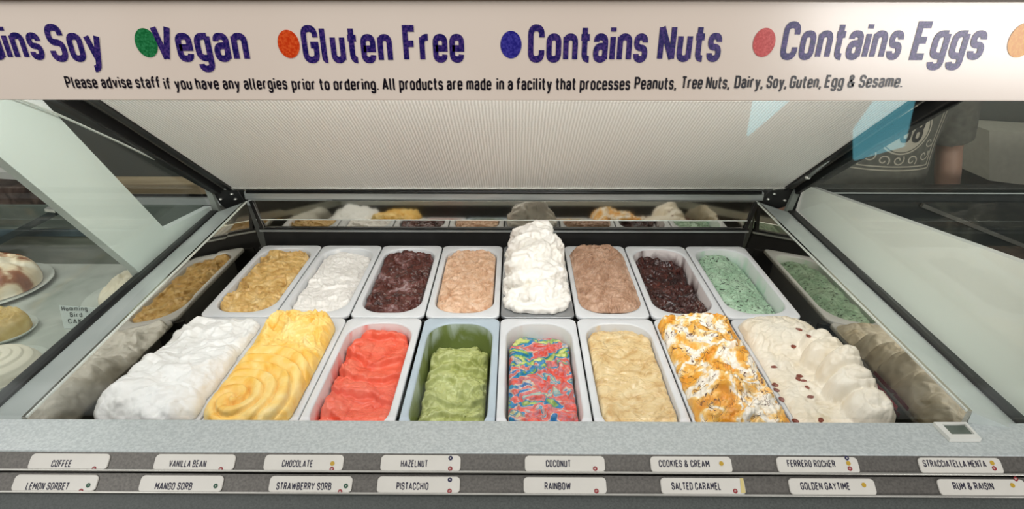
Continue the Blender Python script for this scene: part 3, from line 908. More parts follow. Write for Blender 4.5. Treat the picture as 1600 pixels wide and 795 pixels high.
GM['nutella'] = noise_mat('milk_chocolate_gelato', [(0.25, (130, 92, 68)), (0.45, (174, 136, 110)), (0.7, (200, 166, 142))], scale=20, dist=2.2, rough=0.35, bump=0.35, bscale=130)
GM['darkchoc'] = noise_mat('glossy_dark_chocolate', [(0.35, (38, 14, 14)), (0.6, (74, 34, 28)), (0.75, (104, 56, 46))], scale=26, dist=2, rough=0.15, bump=0.6, bscale=110)
GM['lemon'] = noise_mat('lemon_white_sorbet', [(0.3, (230, 229, 225)), (0.7, (240, 240, 238))], scale=12, dist=0.4, rough=0.4, bump=0.25, bscale=170)
GM['mango'] = noise_mat('mango_yellow_sorbet', [(0.26, (224, 152, 34)), (0.40, (240, 190, 84)), (0.58, (246, 212, 128)), (0.8, (248, 224, 158))], scale=17, dist=1.2, rough=0.4, bump=0.25, bscale=150)
GM['straw'] = noise_mat('strawberry_sorbet', [(0.28, (214, 76, 48)), (0.5, (230, 102, 76)), (0.75, (238, 134, 110))], scale=20, dist=1, rough=0.38, bump=0.3, bscale=170)
GM['pista'] = noise_mat('pistachio_gelato', [(0.28, (136, 144, 72)), (0.48, (174, 180, 112)), (0.75, (198, 204, 148))], scale=20, dist=1.2, rough=0.42, bump=0.3, bscale=160)
GM['caramel'] = noise_mat('caramel_gelato', [(0.26, (188, 146, 84)), (0.45, (218, 190, 138)), (0.75, (232, 214, 172))], scale=18, dist=1.6, rough=0.2, bump=0.4, bscale=120)
GM['rum'] = noise_mat('cream_gelato', [(0.25, (212, 196, 164)), (0.45, (226, 216, 196)), (0.75, (234, 228, 214))], scale=14, dist=0.8, rough=0.38, bump=0.25, bscale=160)


def rainbow_mat():
    m, nt, b = base_mat('rainbow_gelato', 0.35)
    mp = coords(nt, (0.6, 1.15, 1))
    n = N(nt, 'ShaderNodeTexNoise', Scale=15, Detail=2, Distortion=1.7)
    nt.links.new(mp.outputs[0], n.inputs['Vector'])
    r = ramp(nt, [(0.30, (206, 210, 130)), (0.36, (134, 168, 70)), (0.390, (24, 138, 168)), (0.438, (36, 108, 172)), (0.46, (206, 196, 176)), (0.485, (220, 92, 72)), (0.525, (184, 124, 132)),
                  (0.555, (222, 74, 54)), (0.60, (214, 112, 98)), (0.620, (196, 180, 176)), (0.638, (26, 138, 174)), (0.70, (206, 200, 150))])
    tc = nt.nodes.new('ShaderNodeTexCoord'); dp = N(nt, 'ShaderNodeVectorMath', operation='DOT_PRODUCT')
    dp.inputs[1].default_value = (0.55, -0.42, 0.0)              # bluer towards the back and one side
    nt.links.new(tc.outputs['Object'], dp.inputs[0])
    ad = N(nt, 'ShaderNodeMath', operation='ADD'); nt.links.new(n.outputs['Fac'], ad.inputs[0]); nt.links.new(dp.outputs['Value'], ad.inputs[1])
    nt.links.new(ad.outputs[0], r.inputs[0])
    nt.links.new(r.outputs[0], b.inputs['Base Color'])
    n2 = N(nt, 'ShaderNodeTexNoise', Scale=120, Detail=5, Distortion=0.6); nt.links.new(mp.outputs[0], n2.inputs['Vector'])
    bp = N(nt, 'ShaderNodeBump', Strength=0.4, Distance=0.003); nt.links.new(n2.outputs['Fac'], bp.inputs['Height']); nt.links.new(bp.outputs[0], b.inputs['Normal'])
    return m


def golden_mat():
    m, nt, b = base_mat('white_and_honeycomb_gelato', 0.34)
    mp = coords(nt)
    n = N(nt, 'ShaderNodeTexNoise', Scale=13, Detail=4, Distortion=0.9); nt.links.new(mp.outputs[0], n.inputs['Vector'])
    r = ramp(nt, [(0.32, (220, 140, 24)), (0.43, (232, 168, 58)), (0.47, (238, 196, 116)), (0.495, (243, 232, 212)), (0.555, (244, 238, 228)), (0.575, (240, 210, 150)), (0.61, (234, 176, 76)), (0.72, (222, 146, 34))])
    nt.links.new(n.outputs['Fac'], r.inputs[0])
    n3 = N(nt, 'ShaderNodeTexNoise', Scale=17, Detail=3, Distortion=3.2); nt.links.new(mp.outputs[0], n3.inputs['Vector'])
    r3 = ramp(nt, [(0.580, (0, 0, 0)), (0.592, (255, 255, 255)), (0.606, (255, 255, 255)), (0.618, (0, 0, 0))]); nt.links.new(n3.outputs['Fac'], r3.inputs[0])
    mx = N(nt, 'ShaderNodeMix', data_type='RGBA')
    nt.links.new(r3.outputs[0], mx.inputs[0]); nt.links.new(r.outputs[0], mx.inputs[6]); mx.inputs[7].default_value = rgba((84, 40, 22))
    nt.links.new(mx.outputs[2], b.inputs['Base Color'])
    n2 = N(nt, 'ShaderNodeTexNoise', Scale=130, Detail=5, Distortion=0.6); nt.links.new(mp.outputs[0], n2.inputs['Vector'])
    bp = N(nt, 'ShaderNodeBump', Strength=0.4, Distance=0.003); nt.links.new(n2.outputs['Fac'], bp.inputs['Height']); nt.links.new(bp.outputs[0], b.inputs['Normal'])
    return m


def mint_mat():
    m, nt, b = base_mat('mint_gelato', 0.42)
    mp = coords(nt, (1, 1.0, 1))
    n = N(nt, 'ShaderNodeTexNoise', Scale=22, Detail=4, Distortion=1); nt.links.new(mp.outputs[0], n.inputs['Vector'])
    r = ramp(nt, [(0.3, (142, 176, 146)), (0.7, (178, 204, 178))]); nt.links.new(n.outputs['Fac'], r.inputs[0])
    mp2 = coords(nt, (1.0, 2.2, 1))
    v = N(nt, 'ShaderNodeTexNoise', Scale=120, Detail=1, Distortion=0.3); nt.links.new(mp2.outputs[0], v.inputs['Vector'])
    r2 = ramp(nt, [(0.62, (0, 0, 0)), (0.65, (255, 255, 255))]); nt.links.new(v.outputs['Fac'], r2.inputs[0])
    mx = N(nt, 'ShaderNodeMix', data_type='RGBA')
    nt.links.new(r2.outputs[0], mx.inputs[0]); nt.links.new(r.outputs[0], mx.inputs[6]); mx.inputs[7].default_value = rgba((34, 40, 30))
    nt.links.new(mx.outputs[2], b.inputs['Base Color'])
    n2 = N(nt, 'ShaderNodeTexNoise', Scale=170, Detail=5); nt.links.new(mp.outputs[0], n2.inputs['Vector'])
    bp = N(nt, 'ShaderNodeBump', Strength=0.35, Distance=0.002); nt.links.new(n2.outputs['Fac'], bp.inputs['Height']); nt.links.new(bp.outputs[0], b.inputs['Normal'])
    return m


GM['rainbow'], GM['golden'], GM['mint'] = rainbow_mat(), golden_mat(), mint_mat()


# height fields (x across, y away from the viewer, ed = distance to the border)
def h_coffee(x, y, ed):
    return -0.012 + 0.006 * ridged(x + 0.3 * y, y, 26, 11, 0.03) + 0.006 * fbm(x, y, 14, 3, 2) + 0.009 * fold(y * 15 + x * 8 + fbm(x, y, 16, 8, 2) * 0.8) + 0.003 * creases(x, y, 40, 13, 0.03, 0.4) + edge(ed, 0.010, 0.008)
def h_vanilla(x, y, ed):
    ph = np.hypot((x - 0.0) * 1.2, y - 0.07)
    return -0.013 - 0.012 * sstep(0.0, 0.07, x + 0.3 * (y - 0.05)) + 0.008 * saw(ph * 17 + fbm(x, y, 14, 6, 2) * .6) + 0.003 * ridged(x, y, 34, 5, 0.02) + 0.002 * creases(x, y, 36, 23, 0.03, -0.3) + edge(ed, 0.010, 0.008)
def h_choc(x, y, ed):
    return -0.013 + 0.006 * ridged(x, y, 22, 21, 0.03) + 0.008 * fold((y + 0.5 * x) * 14 + fbm(x, y, 18, 2, 2) * 1.2) + 0.003 * creases(x, y, 44, 33, 0.03, 0.5) + edge(ed, 0.010, 0.008)
def h_hazel(x, y, ed):
    return -0.008 + 0.005 * ridged(x * 1.2, y, 26, 41, 0.035) + 0.005 * fold((y + 0.2 * np.abs(x)) * 18 + fbm(x, y, 16, 12, 2) * 1.4) + 0.0035 * creases(x, y, 42, 43, 0.05) + edge(ed, 0.008, 0.006)
def h_nutella(x, y, ed):
    u = x / OA
    return 0.001 + 0.010 * (1 - np.clip(np.abs(u), 0, 1) ** 3) + 0.004 * sstep(0.05, 0.16, y) + 0.0035 * ridged(x, y, 20, 61, 0.05) + 0.004 * creases(x, y, 34, 63, 0.06, 0.9) + 0.003 * creases(x, y, 60, 64, 0.05, 0.1) + edge(ed, 0.014, 0.012)
def h_darkchoc(x, y, ed):
    base = -0.040 - 0.012 * sstep(-0.04, 0.05, x) + 0.010 * sstep(-0.05, -0.15, y)
    wall = 0.014 * sstep(0.020, 0.0, ed)
    return base + 0.007 * ridged(x, y * 1.3, 26, 71, 0.03) + wall + 0.006 * fold(y * 20 + fbm(x, y, 16, 3, 2) * 1.5) + 0.003 * creases(x, y, 50, 73, 0.04)
def h_mint(x, y, ed):
    return -0.013 - 0.024 * sstep(0.0, 0.065, x) + 0.005 * fbm(x, y, 14, 4, 3) + 0.003 * ridged(x, y, 30, 81, 0.02) + 0.003 * creases(x, y, 40, 84, 0.03, 1.0) + edge(ed, 0.01, 0.008)
def h_lemon(x, y, ed):
    g = sstep(0.12, -0.13, y)
    d = 0.010 + 0.044 * g * (0.66 + 0.34 * sstep(0.07, -0.06, x))
    p = np.sqrt(np.clip(1 - (1 - np.clip(ed / (0.012 + 0.035 * g), 0, 1)) ** 2, 0, 1))
    cr = 0.0022 * creases(x, y, 20, 16, 0.04, 0.3) * p
    return cr + d * p + 0.009 * fbm(x, y, 13, 7, 3) * p + 0.006 * ridged(x, y, 17, 15, 0.03) * p - 0.003
def h_mango(x, y, ed):
    p = np.sqrt(np.clip(1 - (1 - np.clip(ed / 0.030, 0, 1)) ** 2, 0, 1))
    d = 0.022 + 0.006 * sstep(-0.02, -0.12, y) + 0.012 * sstep(0.06, 0.13, y)
    w = fbm(x, y, 12, 3, 2)
    rx, ry = x + 0.030, (y + 0.125) * 0.9
    rr, th = np.hypot(rx, ry), np.arctan2(ry, rx)
    ph = rr * 44 - th / (2 * np.pi) * 2 + w * 0.12
    ros = (0.55 * scallop(ph) + 0.6 * saw(ph)) * 0.015
    kb = sstep(0.145, 0.175, rr + 0.02 * fbm(x, y, 25, 8, 2))
    rough = 0.010 * ridged(x, y, 24, 33, 0.05) + 0.004 * creases(x, y, 36, 44, 0.05, 0.3)
    return p * (d + ros * (1 - kb) + rough * kb) - 0.003

def h_straw(x, y, ed):
    w = fbm(x, y, 10, 13, 3)
    ph = (y - 2.2 * (x - 0.01) ** 2 + 0.12 * x) * 16 + w * 0.35
    f = fold(ph)
    row = np.floor(ph)
    lobe = np.clip(1 - ((x + 0.026 + 0.010 * np.sin(row * 2.3)) / 0.024) ** 2, 0, 1) ** 0.5 * scallop(ph)
    left = 0.007 * ridged(x, y, 30, 4, 0.02) * sstep(-0.02, -0.055, x)
    cr = 0.0025 * creases(x, y, 34, 14, 0.03, 0.1)
    return cr - 0.031 + 0.015 * f + 0.008 * lobe + 0.004 * fbm(x, y, 24, 9, 3) + left + 0.008 * sstep(0.03, 0.16, y) + edge(ed, 0.010, 0.008)

def h_pista(x, y, ed):
    w = fbm(x, y, 12, 23, 3)
    f = fold((y + 1.4 * (x + 0.01) ** 2 + 0.25 * np.sin(x * 60) * 0.03) * 22 + w * 0.6)
    bk = -0.018 * sstep(0.118, 0.150, y)
    cr = 0.004 * creases(x, y, 34, 24, 0.04, 0.1)
    return cr + -0.046 + 0.014 * f + 0.004 * ridged(x, y, 30, 25, 0.02) + 0.003 * fbm(x, y, 30, 2, 3) + bk + edge(ed, 0.012, 0.012)
def h_rainbow(x, y, ed):
    w = fbm(x, y, 12, 53, 3)
    f = fold((y * 0.9 + 0.5 * x) * 20 + w * 0.9)
    cr = 0.0035 * creases(x, y, 36, 54, 0.04, 0.5)
    return cr + -0.024 + 0.010 * f + 0.006 * ridged(x, y, 24, 55, 0.04) - 0.012 * sstep(0.10, 0.16, y) + edge(ed, 0.012, 0.012)
def h_caramel(x, y, ed):
    w = fbm(x, y, 9, 63, 3)
    cr = 0.0035 * creases(x, y, 30, 64, 0.04, 0.05)
    return cr + -0.009 + 0.005 * fold((y + 1.6 * x * x) * 15 + w * 0.8) + 0.003 * ridged(x, y, 24, 65, 0.04) + 0.003 * w - 0.006 * sstep(0.11, 0.16, y) + edge(ed, 0.012, 0.008)
def h_golden(x, y, ed):
    p = np.sqrt(np.clip(1 - (1 - np.clip(ed / 0.028, 0, 1)) ** 2, 0, 1))
    w = fbm(x, y, 14, 73, 3)
    bl = smax(blob(x, y, 0.02, 0.10, 0.06, 0.06, 0.012), blob(x, y, -0.02, -0.06, 0.05, 0.06, 0.016), 0.01)
    bl = smax(bl, blob(x, y, 0.03, 0.02, 0.05, 0.05, 0.013), 0.01)
    rr = np.hypot(x + 0.03, y + 0.12)
    st = 0.009 * scallop(rr * 50 + w * 0.3) * sstep(0.07, 0.05, rr)
    cr = 0.005 * creases(x, y, 34, 74, 0.04, 0.6) * p
    return cr + p * (0.022 + bl + 0.007 * ridged(x, y, 22, 75, 0.05) + 0.005 * w + st) - 0.003
def h_rum(x, y, ed):
    p = np.sqrt(np.clip(1 - (1 - np.clip(ed / 0.022, 0, 1)) ** 2, 0, 1))
    w = fbm(x, y, 13, 83, 3)
    h = 0.010 + 0.003 * ridged(x, y, 28, 85, 0.03) + 0.002 * w + 0.002 * creases(x, y, 26, 84, 0.04, 0.4)
    bk = blob(x, y, 0.0, 0.115, 0.10, 0.075, 0.034, 2.6) + 0.003 * creases(x, y, 22, 87, 0.05, 0.8)
    def tongue(cx, cy, rx, ry, ht, ang, ridge):
        c, n = math.cos(ang), math.sin(ang)
        u, v = (x - cx) * c + (y - cy) * n, -(x - cx) * n + (y - cy) * c
        t = blob(u, v, 0, 0, rx, ry, ht, 2.6)
        q = np.hypot(u / rx, v / ry)
        return t + ridge * scallop(q * 2.2 + 0.1 * w) * sstep(0.004, 0.02, t)
    mm = tongue(0.050, 0.062, 0.044, 0.030, 0.046, 0.4, 0.003)
    mm = smax(mm, tongue(0.046, 0.018, 0.050, 0.034, 0.056, 0.25, 0.004), 0.0015)
    mm = smax(mm, tongue(0.056, -0.030, 0.056, 0.033, 0.068, 0.30, 0.007), 0.0015)
    mm = smax(mm, tongue(0.050, -0.080, 0.056, 0.036, 0.058, 0.15, 0.006), 0.0015)
    mm = smax(mm, tongue(0.056, -0.135, 0.052, 0.044, 0.050, 0.0, 0.004), 0.0015)
    mm = mm + (0.004 * ridged(x, y, 24, 89, 0.03)) * sstep(0.004, 0.02, mm)
    return smax(smax(h, bk, 0.006), mm, 0.003) * p - 0.003



def loft(secs, n=28):
    """closed body from elliptical sections (centre, half width, half depth)"""
    V, F = [], []
    for c, rx, ry in secs:
        V += [(c[0] + rx * math.cos(2 * math.pi * k / n), c[1] + ry * math.sin(2 * math.pi * k / n), c[2]) for k in range(n)]
    for i in range(len(secs) - 1):
        F += [(i * n + k, i * n + (k + 1) % n, (i + 1) * n + (k + 1) % n, (i + 1) * n + k) for k in range(n)]
    F += [tuple(range(n))[::-1], tuple(range(len(V) - n, len(V)))]
    return V, F


def fuse(name, mb, voxel, mat, parent, smooth=6):
    """melt the collected limbs into one continuous skin"""
    tmp = mb.build('melt', mat)
    r = tmp.modifiers.new('r', 'REMESH'); r.mode = 'VOXEL'; r.voxel_size = voxel
    sm = tmp.modifiers.new('s', 'SMOOTH'); sm.iterations = smooth; sm.factor = 0.5
    dg = bpy.context.evaluated_depsgraph_get(); dg.update()
    me = bpy.data.meshes.new_from_object(tmp.evaluated_get(dg))
    bpy.data.objects.remove(tmp, do_unlink=True)
    me.polygons.foreach_set('use_smooth', [True] * len(me.polygons))
    me.materials.clear(); me.materials.append(mat)
    o = bpy.data.objects.new(name, me); COL.objects.link(o)
    o.parent = parent
    return o


def whipped_pile(name, label, loc, mat):
    """ropes of whipped gelato folded to and fro and piled up"""
    mb = MB(); rnd = random.Random(12)
    def rope(y0, y1, n, hx, z0, z1, r):
        pts = []
        for i in range(n + 1):
            t = i / n
            sx = hx * (1 if i % 2 else -1) * rnd.uniform(0.8, 1.05)
            pts += [Vector((sx * q, y0 + (y1 - y0) * (t + 0.5 / n * k), z0 + (z1 - z0) * t + rnd.uniform(-.003, .003) + abs(q) * -0.006)) for q, k in ((0.45, -0.3), (1.0, 0.0), (0.45, 0.3))]
        rs = [r * rnd.uniform(0.85, 1.12) for _ in pts]; rs[0] = rs[-1] = r * 0.6
        mb.tube(pts, rs, 14)
    rope(-0.136, 0.130, 8, 0.054, 0.022, 0.026, 0.028)
    rope(-0.095, 0.120, 6, 0.050, 0.044, 0.054, 0.026)
    rope(-0.020, 0.115, 4, 0.042, 0.066, 0.076, 0.023)
    rope(0.050, 0.110, 3, 0.030, 0.082, 0.090, 0.020)
    mb.tube([(0.010, 0.09, 0.070), (0.030, 0.092, 0.090), (0.040, 0.088, 0.097)], [0.016, 0.013, 0.006], 12)
    mb.add(*loft([((0, 0, 0.004), .074, .166), ((0, 0.01, 0.03), .068, .150), ((0, 0.04, 0.06), .040, .075), ((0, .07, .08), .02, .03)]))
    mb.prism([(x, y, 0.0012) for x, y in round_rect(0.0735, 0.177, 0.05)], (0, 0, 0.013))
    o = fuse(name, mb, 0.0028, mat, None, 3)
    me = o.data; n = len(me.vertices)
    co = np.empty(n * 3); me.vertices.foreach_get('co', co); co = co.reshape(-1, 3)
    no = np.empty(n * 3); me.vertices.foreach_get('normal', no); no = no.reshape(-1, 3)
    d = 0.0050 * fbm(co[:, 0], co[:, 1], 36, 3, 4, co[:, 2]) + 0.0026 * (1 - np.abs(perlin(co[:, 0] * 60, co[:, 1] * 60, co[:, 2] * 60, 9)) * 2.2)
    co = co + no * d[:, None]
    co[:, 2] = np.maximum(co[:, 2], 0.0012)
    co[:, 0] = np.clip(co[:, 0], -0.0785, 0.0785)
    me.vertices.foreach_set('co', co.ravel()); me.update()
    o.location = loc
    return tag(o, label, 'gelato', 'gelato flavours in the pans')


# (row, column, pan kind, pan label, gelato name, label, height fn, material, options)
def pan_inner(key, c, s, t, **kw): return smear_mat('pan_wall_' + key, c, s, t, **kw)
WH = (208, 210, 212)
SETUP = [
 (0, 0, 'pan', 'white pan of tan coffee gelato at the left end of the back row', 'coffee_gelato', 'tan coffee gelato with lumpy swirls, at the end of the back row', h_coffee, 'coffee', {}, (WH, (205, 165, 105), 0.62)),
 (0, 1, 'pan', 'white pan of smooth white gelato in the back row beside tan one', 'vanilla_gelato', 'smooth white gelato level with its pan, between tan and dark brown ones', h_vanilla, 'vanilla', {}, (WH, (236, 234, 230), 0.5)),
 (0, 2, 'pan', 'white pan of frosty dark chocolate gelato in the back row', 'chocolate_gelato', 'dark brown gelato with pale frosty patches filling its pan', h_choc, 'choc', {'amp': 0.002}, (WH, (100, 60, 50), 0.62)),
 (0, 3, 'pan', 'white pan of pale peach tan gelato beside the tall white pile', 'hazelnut_gelato', 'pale peach tan swirled gelato between dark chocolate and tall white pile', h_hazel, 'hazel', {}, (WH, (226, 190, 156), 0.6)),
 (0, 4, 'pan_grey', 'grey steel pan under the tall pile of whipped white gelato', 'coconut_gelato', 'tall pile of whipped white gelato towering above the back row', None, 'coconut', {}, ((140, 142, 144), (240, 238, 232), 0.6)),
 (0, 5, 'pan', 'white pan of milk chocolate gelato filled to its rim', 'milk_chocolate_gelato', 'milk chocolate brown gelato heaped to the rim right of the white pile', h_nutella, 'nutella', {'ex': 0.003, 'ey': 0.004}, (WH, (180, 140, 110), 0.6)),
 (0, 6, 'pan', 'white pan with chocolate smeared walls, more than half emptied', 'dark_chocolate_gelato', 'glossy very dark chocolate gelato, scooped low with smeared pan wall', h_darkchoc, 'darkchoc', {'amp': 0.0025, 'nscale': 50, 'dep': 0.055}, ((214, 206, 204), (66, 28, 24), 0.50)),
 (0, 7, 'pan', 'white pan of mint green gelato ending the back row', 'mint_gelato', 'mint green gelato with dark flecks in the back row', h_mint, 'mint', {'dep': 0.045}, ((208, 214, 210), (176, 208, 186), 0.52)),
 (1, 0, 'pan', 'white pan under the overflowing white sorbet in the front row', 'lemon_sorbet', 'heaped snowy white sorbet overflowing its pan in the front row', h_lemon, 'lemon', {'ex': 0.016, 'ey': 0.006, 'shift': (-0.010, 0), 'amp': 0.0022, 'nscale': 40, 'mesh_amp2': 0.003, 'rad': 0.045}, (WH, (236, 236, 234), 0.5)),
 (1, 1, 'pan', 'white pan under the bright yellow ridged sorbet', 'mango_sorbet', 'bright yellow mango sorbet heaped in fan ridges and a rosette', h_mango, 'mango', {'ex': 0.007, 'ey': 0.010, 'shift': (-0.004, 0), 'amp': 0.0012, 'nscale': 50}, (WH, (240, 200, 110), 0.55)),
 (1, 2, 'pan', 'white pan with pink stained walls holding coral red sorbet', 'strawberry_sorbet', 'coral red strawberry sorbet in broad scooped folds', h_straw, 'straw', {'dep': 0.045}, ((220, 206, 204), (224, 104, 88), 0.52)),
 (1, 3, 'pan_blue', 'blue grey pan with green smeared walls, half emptied', 'pistachio_gelato', 'olive green pistachio gelato sunk low in its pan', h_pista, 'pista', {'dep': 0.065}, ((166, 178, 168), (104, 118, 60), 0.40)),
 (1, 4, 'pan', 'white pan of multicoloured swirled gelato', 'rainbow_gelato', 'rainbow swirled gelato of red, blue, yellow and green', h_rainbow, 'rainbow', {'dep': 0.045, 'amp': 0.002}, ((214, 212, 210), (206, 190, 180), 0.60)),
 (1, 5, 'pan', 'white pan of golden beige caramel gelato', 'caramel_gelato', 'glossy golden beige caramel gelato level with the rim, front row', h_caramel, 'caramel', {}, (WH, (222, 190, 134), 0.55)),
 (1, 6, 'pan', 'white pan under the marbled white and orange gelato', 'honeycomb_gelato', 'marbled white and orange gelato with thin chocolate streaks', h_golden, 'golden', {'ex': 0.009, 'ey': 0.012, 'shift': (-0.001, 0), 'amp': 0.0028, 'nscale': 48, 'rad': 0.03}, (WH, (236, 190, 120), 0.55)),
 (1, 7, 'pan', 'white pan under the cream gelato with raisins', 'rum_raisin_gelato', 'cream gelato with brown raisins piled in fat swirls along one side', h_rum, 'rum', {'ex': 0.012, 'ey': 0.010, 'shift': (0.004, 0), 'amp': 0.0022, 'nscale': 45, 'rad': 0.04}, (WH, (236, 228, 208), 0.5)),
]
SURF = {}
for row, col, pk, plab, gname, glab, hf, gm, opt, (ic, sc_, thr) in SETUP:
    dx = -0.0015 if (row, col) == (1, 2) else (0.0015 if (row, col) == (1, 3) else 0)
    loc = (XC + (col - 3.5) * PITCHX + dx, ROWD[row], ZP)
    make_pan('gelato_pan', plab, loc, M[pk], pan_inner(gname, ic, sc_, thr))
    if hf is None: whipped_pile(gname, glab, loc, GM[gm]); continue
    SURF[gname] = gelato(gname, glab, loc, hf, GM[gm], seed=row * 40 + col * 3 + 100, **opt)

# raisins and praline chips in the cream gelato
rng = random.Random(5)
ro, rp = SURF['rum_raisin_gelato']
chip = plain('brown_raisin', (122, 52, 30), rough=0.4, var=18, scale=120)
spots = [(1258, 546), (1245, 527), (1198, 602), (1210, 571), (1250, 585), (1256, 593), (1262, 603), (1247, 590), (1267, 618), (1284, 654), (1244, 650), (1213, 595), (1205, 618), (1239, 545)]
flat = rp.reshape(-1, 3)
for x, y in spots:
    pt = atZ(x, y, ZP + 0.012) - Vector(ro.location)
    i = int(np.argmin((flat[:, 0] - pt.x) ** 2 + (flat[:, 1] - pt.y) ** 2))
    c = Vector(flat[i]) + Vector((0, 0, 0.0004))
    bm = bmesh.new()
    bmesh.ops.create_icosphere(bm, subdivisions=2, radius=1)
    for v in bm.verts:
        k = 1 + 0.18 * math.sin(7 * v.co.x + x) * math.cos(5 * v.co.y + y)
        v.co = Vector((v.co.x * 0.0062 * k, v.co.y * 0.0042 * k, v.co.z * 0.0028 * k))
    bmesh.ops.rotate(bm, verts=bm.verts, cent=(0, 0, 0), matrix=Matrix.Rotation(rng.random() * 3.1, 3, 'Z') @ Matrix.Rotation(rng.uniform(-.4, .4), 3, 'X'))
    me = bpy.data.meshes.new('raisin'); bm.to_mesh(me); bm.free(); me.materials.append(chip)
    o = bpy.data.objects.new('raisin', me); COL.objects.link(o); o.parent = ro; o.location = c

# ------------------------------------------------------------------ cake case on the left
CZ = 0.94
cc = thing('cake_display_case', 'low cake display case left of the gelato, with pale deck and dark back', 'display case', (-1.35, 1.2, 0))
def kpart(o):
    o.parent = cc; o.matrix_parent_inverse = Matrix.Translation(cc.location).inverted(); return o
kb = atZ(60, 412, CZ).y
kx1 = GXL - 0.026
deckm = noise_mat('pale_marbled_deck', [(0.3, (150, 156, 146)), (0.7, (188, 190, 180))], scale=5, dist=1.5, rough=0.18)
kpart(MB().box((-2.3, 0.74, CZ - 0.03), (kx1, kb, CZ)).build('deck', deckm))
kpart(MB().box((-2.3, 0.76, 0), (kx1, kb, CZ - 0.03)).build('body', M['dark_base']))
kpart(MB().box((-2.3, kb, 0), (kx1, kb + 0.015, CZ + 0.10)).build('back_panel', noise_mat('dark_green_grey_back', [(0.3, (82, 88, 80)), (0.7, (116, 120, 110))], scale=5, stretch=(1, 1, 6), dist=1, rough=0.35)))
kpart(MB().box((-2.3, kb - 0.004, atD(60, 366, kb).z - 0.004), (kx1, kb, atD(60, 358, kb).z)).build('shelf_edge', plain('blue_grey_trim', (62, 78, 84), rough=0.3)))
kpart(MB().beam(atD(-30, 392, kb - 0.02), atD(88, 331, kb - 0.02), 0.02, 0.016).build('support_bar', plain('dark_slate_bar', (34, 44, 46), rough=0.35)))
kpart(MB().beam(atD(74, 326, kb - 0.022), atD(90, 328, kb - 0.022), 0.02, 0.008).build('bar_cap', M['bright_steel']))
kpart(MB().box((-2.3, kb + 0.16, atD(30, 385, kb + 0.16).z - 0.2), (kx1 - 0.03, kb + 0.175, atD(30, 322, kb + 0.16).z)).build('rear_shelf_panel', plain('slate_green_shelf', (96, 104, 96), rough=0.3)))

# plates and cakes
platem = plain('pale_glazed_plate', (186, 190, 180), rough=0.25)
def plate(cx, cy, r, label):
    o = MB().lathe([(r * 0.55, 0.0008), (r * 0.86, 0.002), (r * 0.98, 0.009), (r, 0.011), (r * 0.985, 0.0125), (r * 0.87, 0.0052), (r * 0.3, 0.005), (0.002, 0.005)], 64, (0, 0, 0)).build('cake_plate', platem, None, True)
    o.location = (cx, cy, CZ)
    return tag(o, label, 'plate', 'plates in the cake case')


def dome_cake(name, label, cx, cy, z, r, hfun, mats, sx=1.0, sy=1.0):
    nr, na = 46, 110
    V = [(0, 0, float(hfun(np.array([0.0]), np.array([0.0]))[0]))]
    rr = np.linspace(0, 1, nr + 1)[1:]
    R_, A_ = np.meshgrid(rr, np.linspace(0, 2 * np.pi, na, endpoint=False), indexing='ij')
    X, Y = R_ * np.cos(A_), R_ * np.sin(A_)
    H = hfun(X, Y)
    wob = 1 + 0.04 * np.sin(3 * A_ + 1) * R_
    V += list(zip((X * r * sx * wob).ravel(), (Y * r * sy * wob).ravel(), H.ravel()))
    F = [(0, 1 + k, 1 + (k + 1) % na) for k in range(na)]
    for i in range(nr - 1):
        F += [(1 + i * na + k, 1 + (i + 1) * na + k, 1 + (i + 1) * na + (k + 1) % na, 1 + i * na + (k + 1) % na) for k in range(na)]
    b0 = len(V); V += [(x * 0.98, y * 0.98, 0.0005) for x, y, _ in V[-na:]]
    L0 = 1 + (nr - 1) * na
    F += [(L0 + (k + 1) % na, L0 + k, b0 + k, b0 + (k + 1) % na) for k in range(na)]
    F.append(tuple(range(b0, b0 + na)))
    o = link_mesh(name, V, F, mats, None, True, None, (cx, cy, z))
    return tag(o, label, 'cake', 'cakes in the cake case')


creamcake = noise_mat('cream_frosting_with_caramel', [(0.40, (236, 226, 202)), (0.52, (228, 208, 172)), (0.60, (150, 92, 56)), (0.72, (116, 62, 38))], scale=13, dist=0.8, rough=0.5, bump=0.4, bscale=90)
c1 = atZ(-10, 452, CZ)
plate(c1.x, c1.y, 0.128, 'round pale plate under the caramel topped cream cake')
def h_c1(x, y):
    d = np.hypot(x, y)
    return 0.010 + 0.044 * np.clip(1 - d ** 5, 0, 1) ** 0.5 + 0.014 * np.clip(1 - (d / 0.7) ** 2, 0, 1) + 0.014 * ridged(x, y, 2.6, 3, 0.2) * np.clip(1 - d, 0, 1) ** .4
dome_cake('cream_cake', 'cream cake with caramel brown topping on a round plate', c1.x, c1.y, CZ + 0.006, 0.102, h_c1, creamcake)
c2 = atZ(216, 468, CZ)
plate(c2.x, c2.y, 0.115, 'round pale plate partly hidden by the white divider and black gasket')
def h_c2(x, y):
    d = np.hypot(x, y)
    return 0.008 + 0.036 * np.clip(1 - d ** 3, 0, 1) ** 0.5 + 0.016 * np.clip(1 - (d / 0.7) ** 2, 0, 1) + 0.008 * ridged(x, y, 3.2, 13, 0.2) * np.clip(1 - d, 0, 1) ** .4
dome_cake('frosted_cake', 'pale frosted cake behind the handwritten card', c2.x, c2.y, CZ + 0.006, 0.078, h_c2, noise_mat('pale_frosting', [(0.3, (214, 202, 174)), (0.7, (230, 222, 200))], scale=14, rough=0.5, bump=0.3, bscale=90))
c3 = atZ(8, 521, CZ)
plate(c3.x, c3.y, 0.062, 'small plate under the crumbly yellow cake') 
def h_c3(x, y):
    d = np.hypot(x, y)
    return 0.004 + 0.040 * np.clip(1 - d ** 5, 0, 1) ** 0.5 + 0.006 * fbm(x, y, 5, 3, 3)
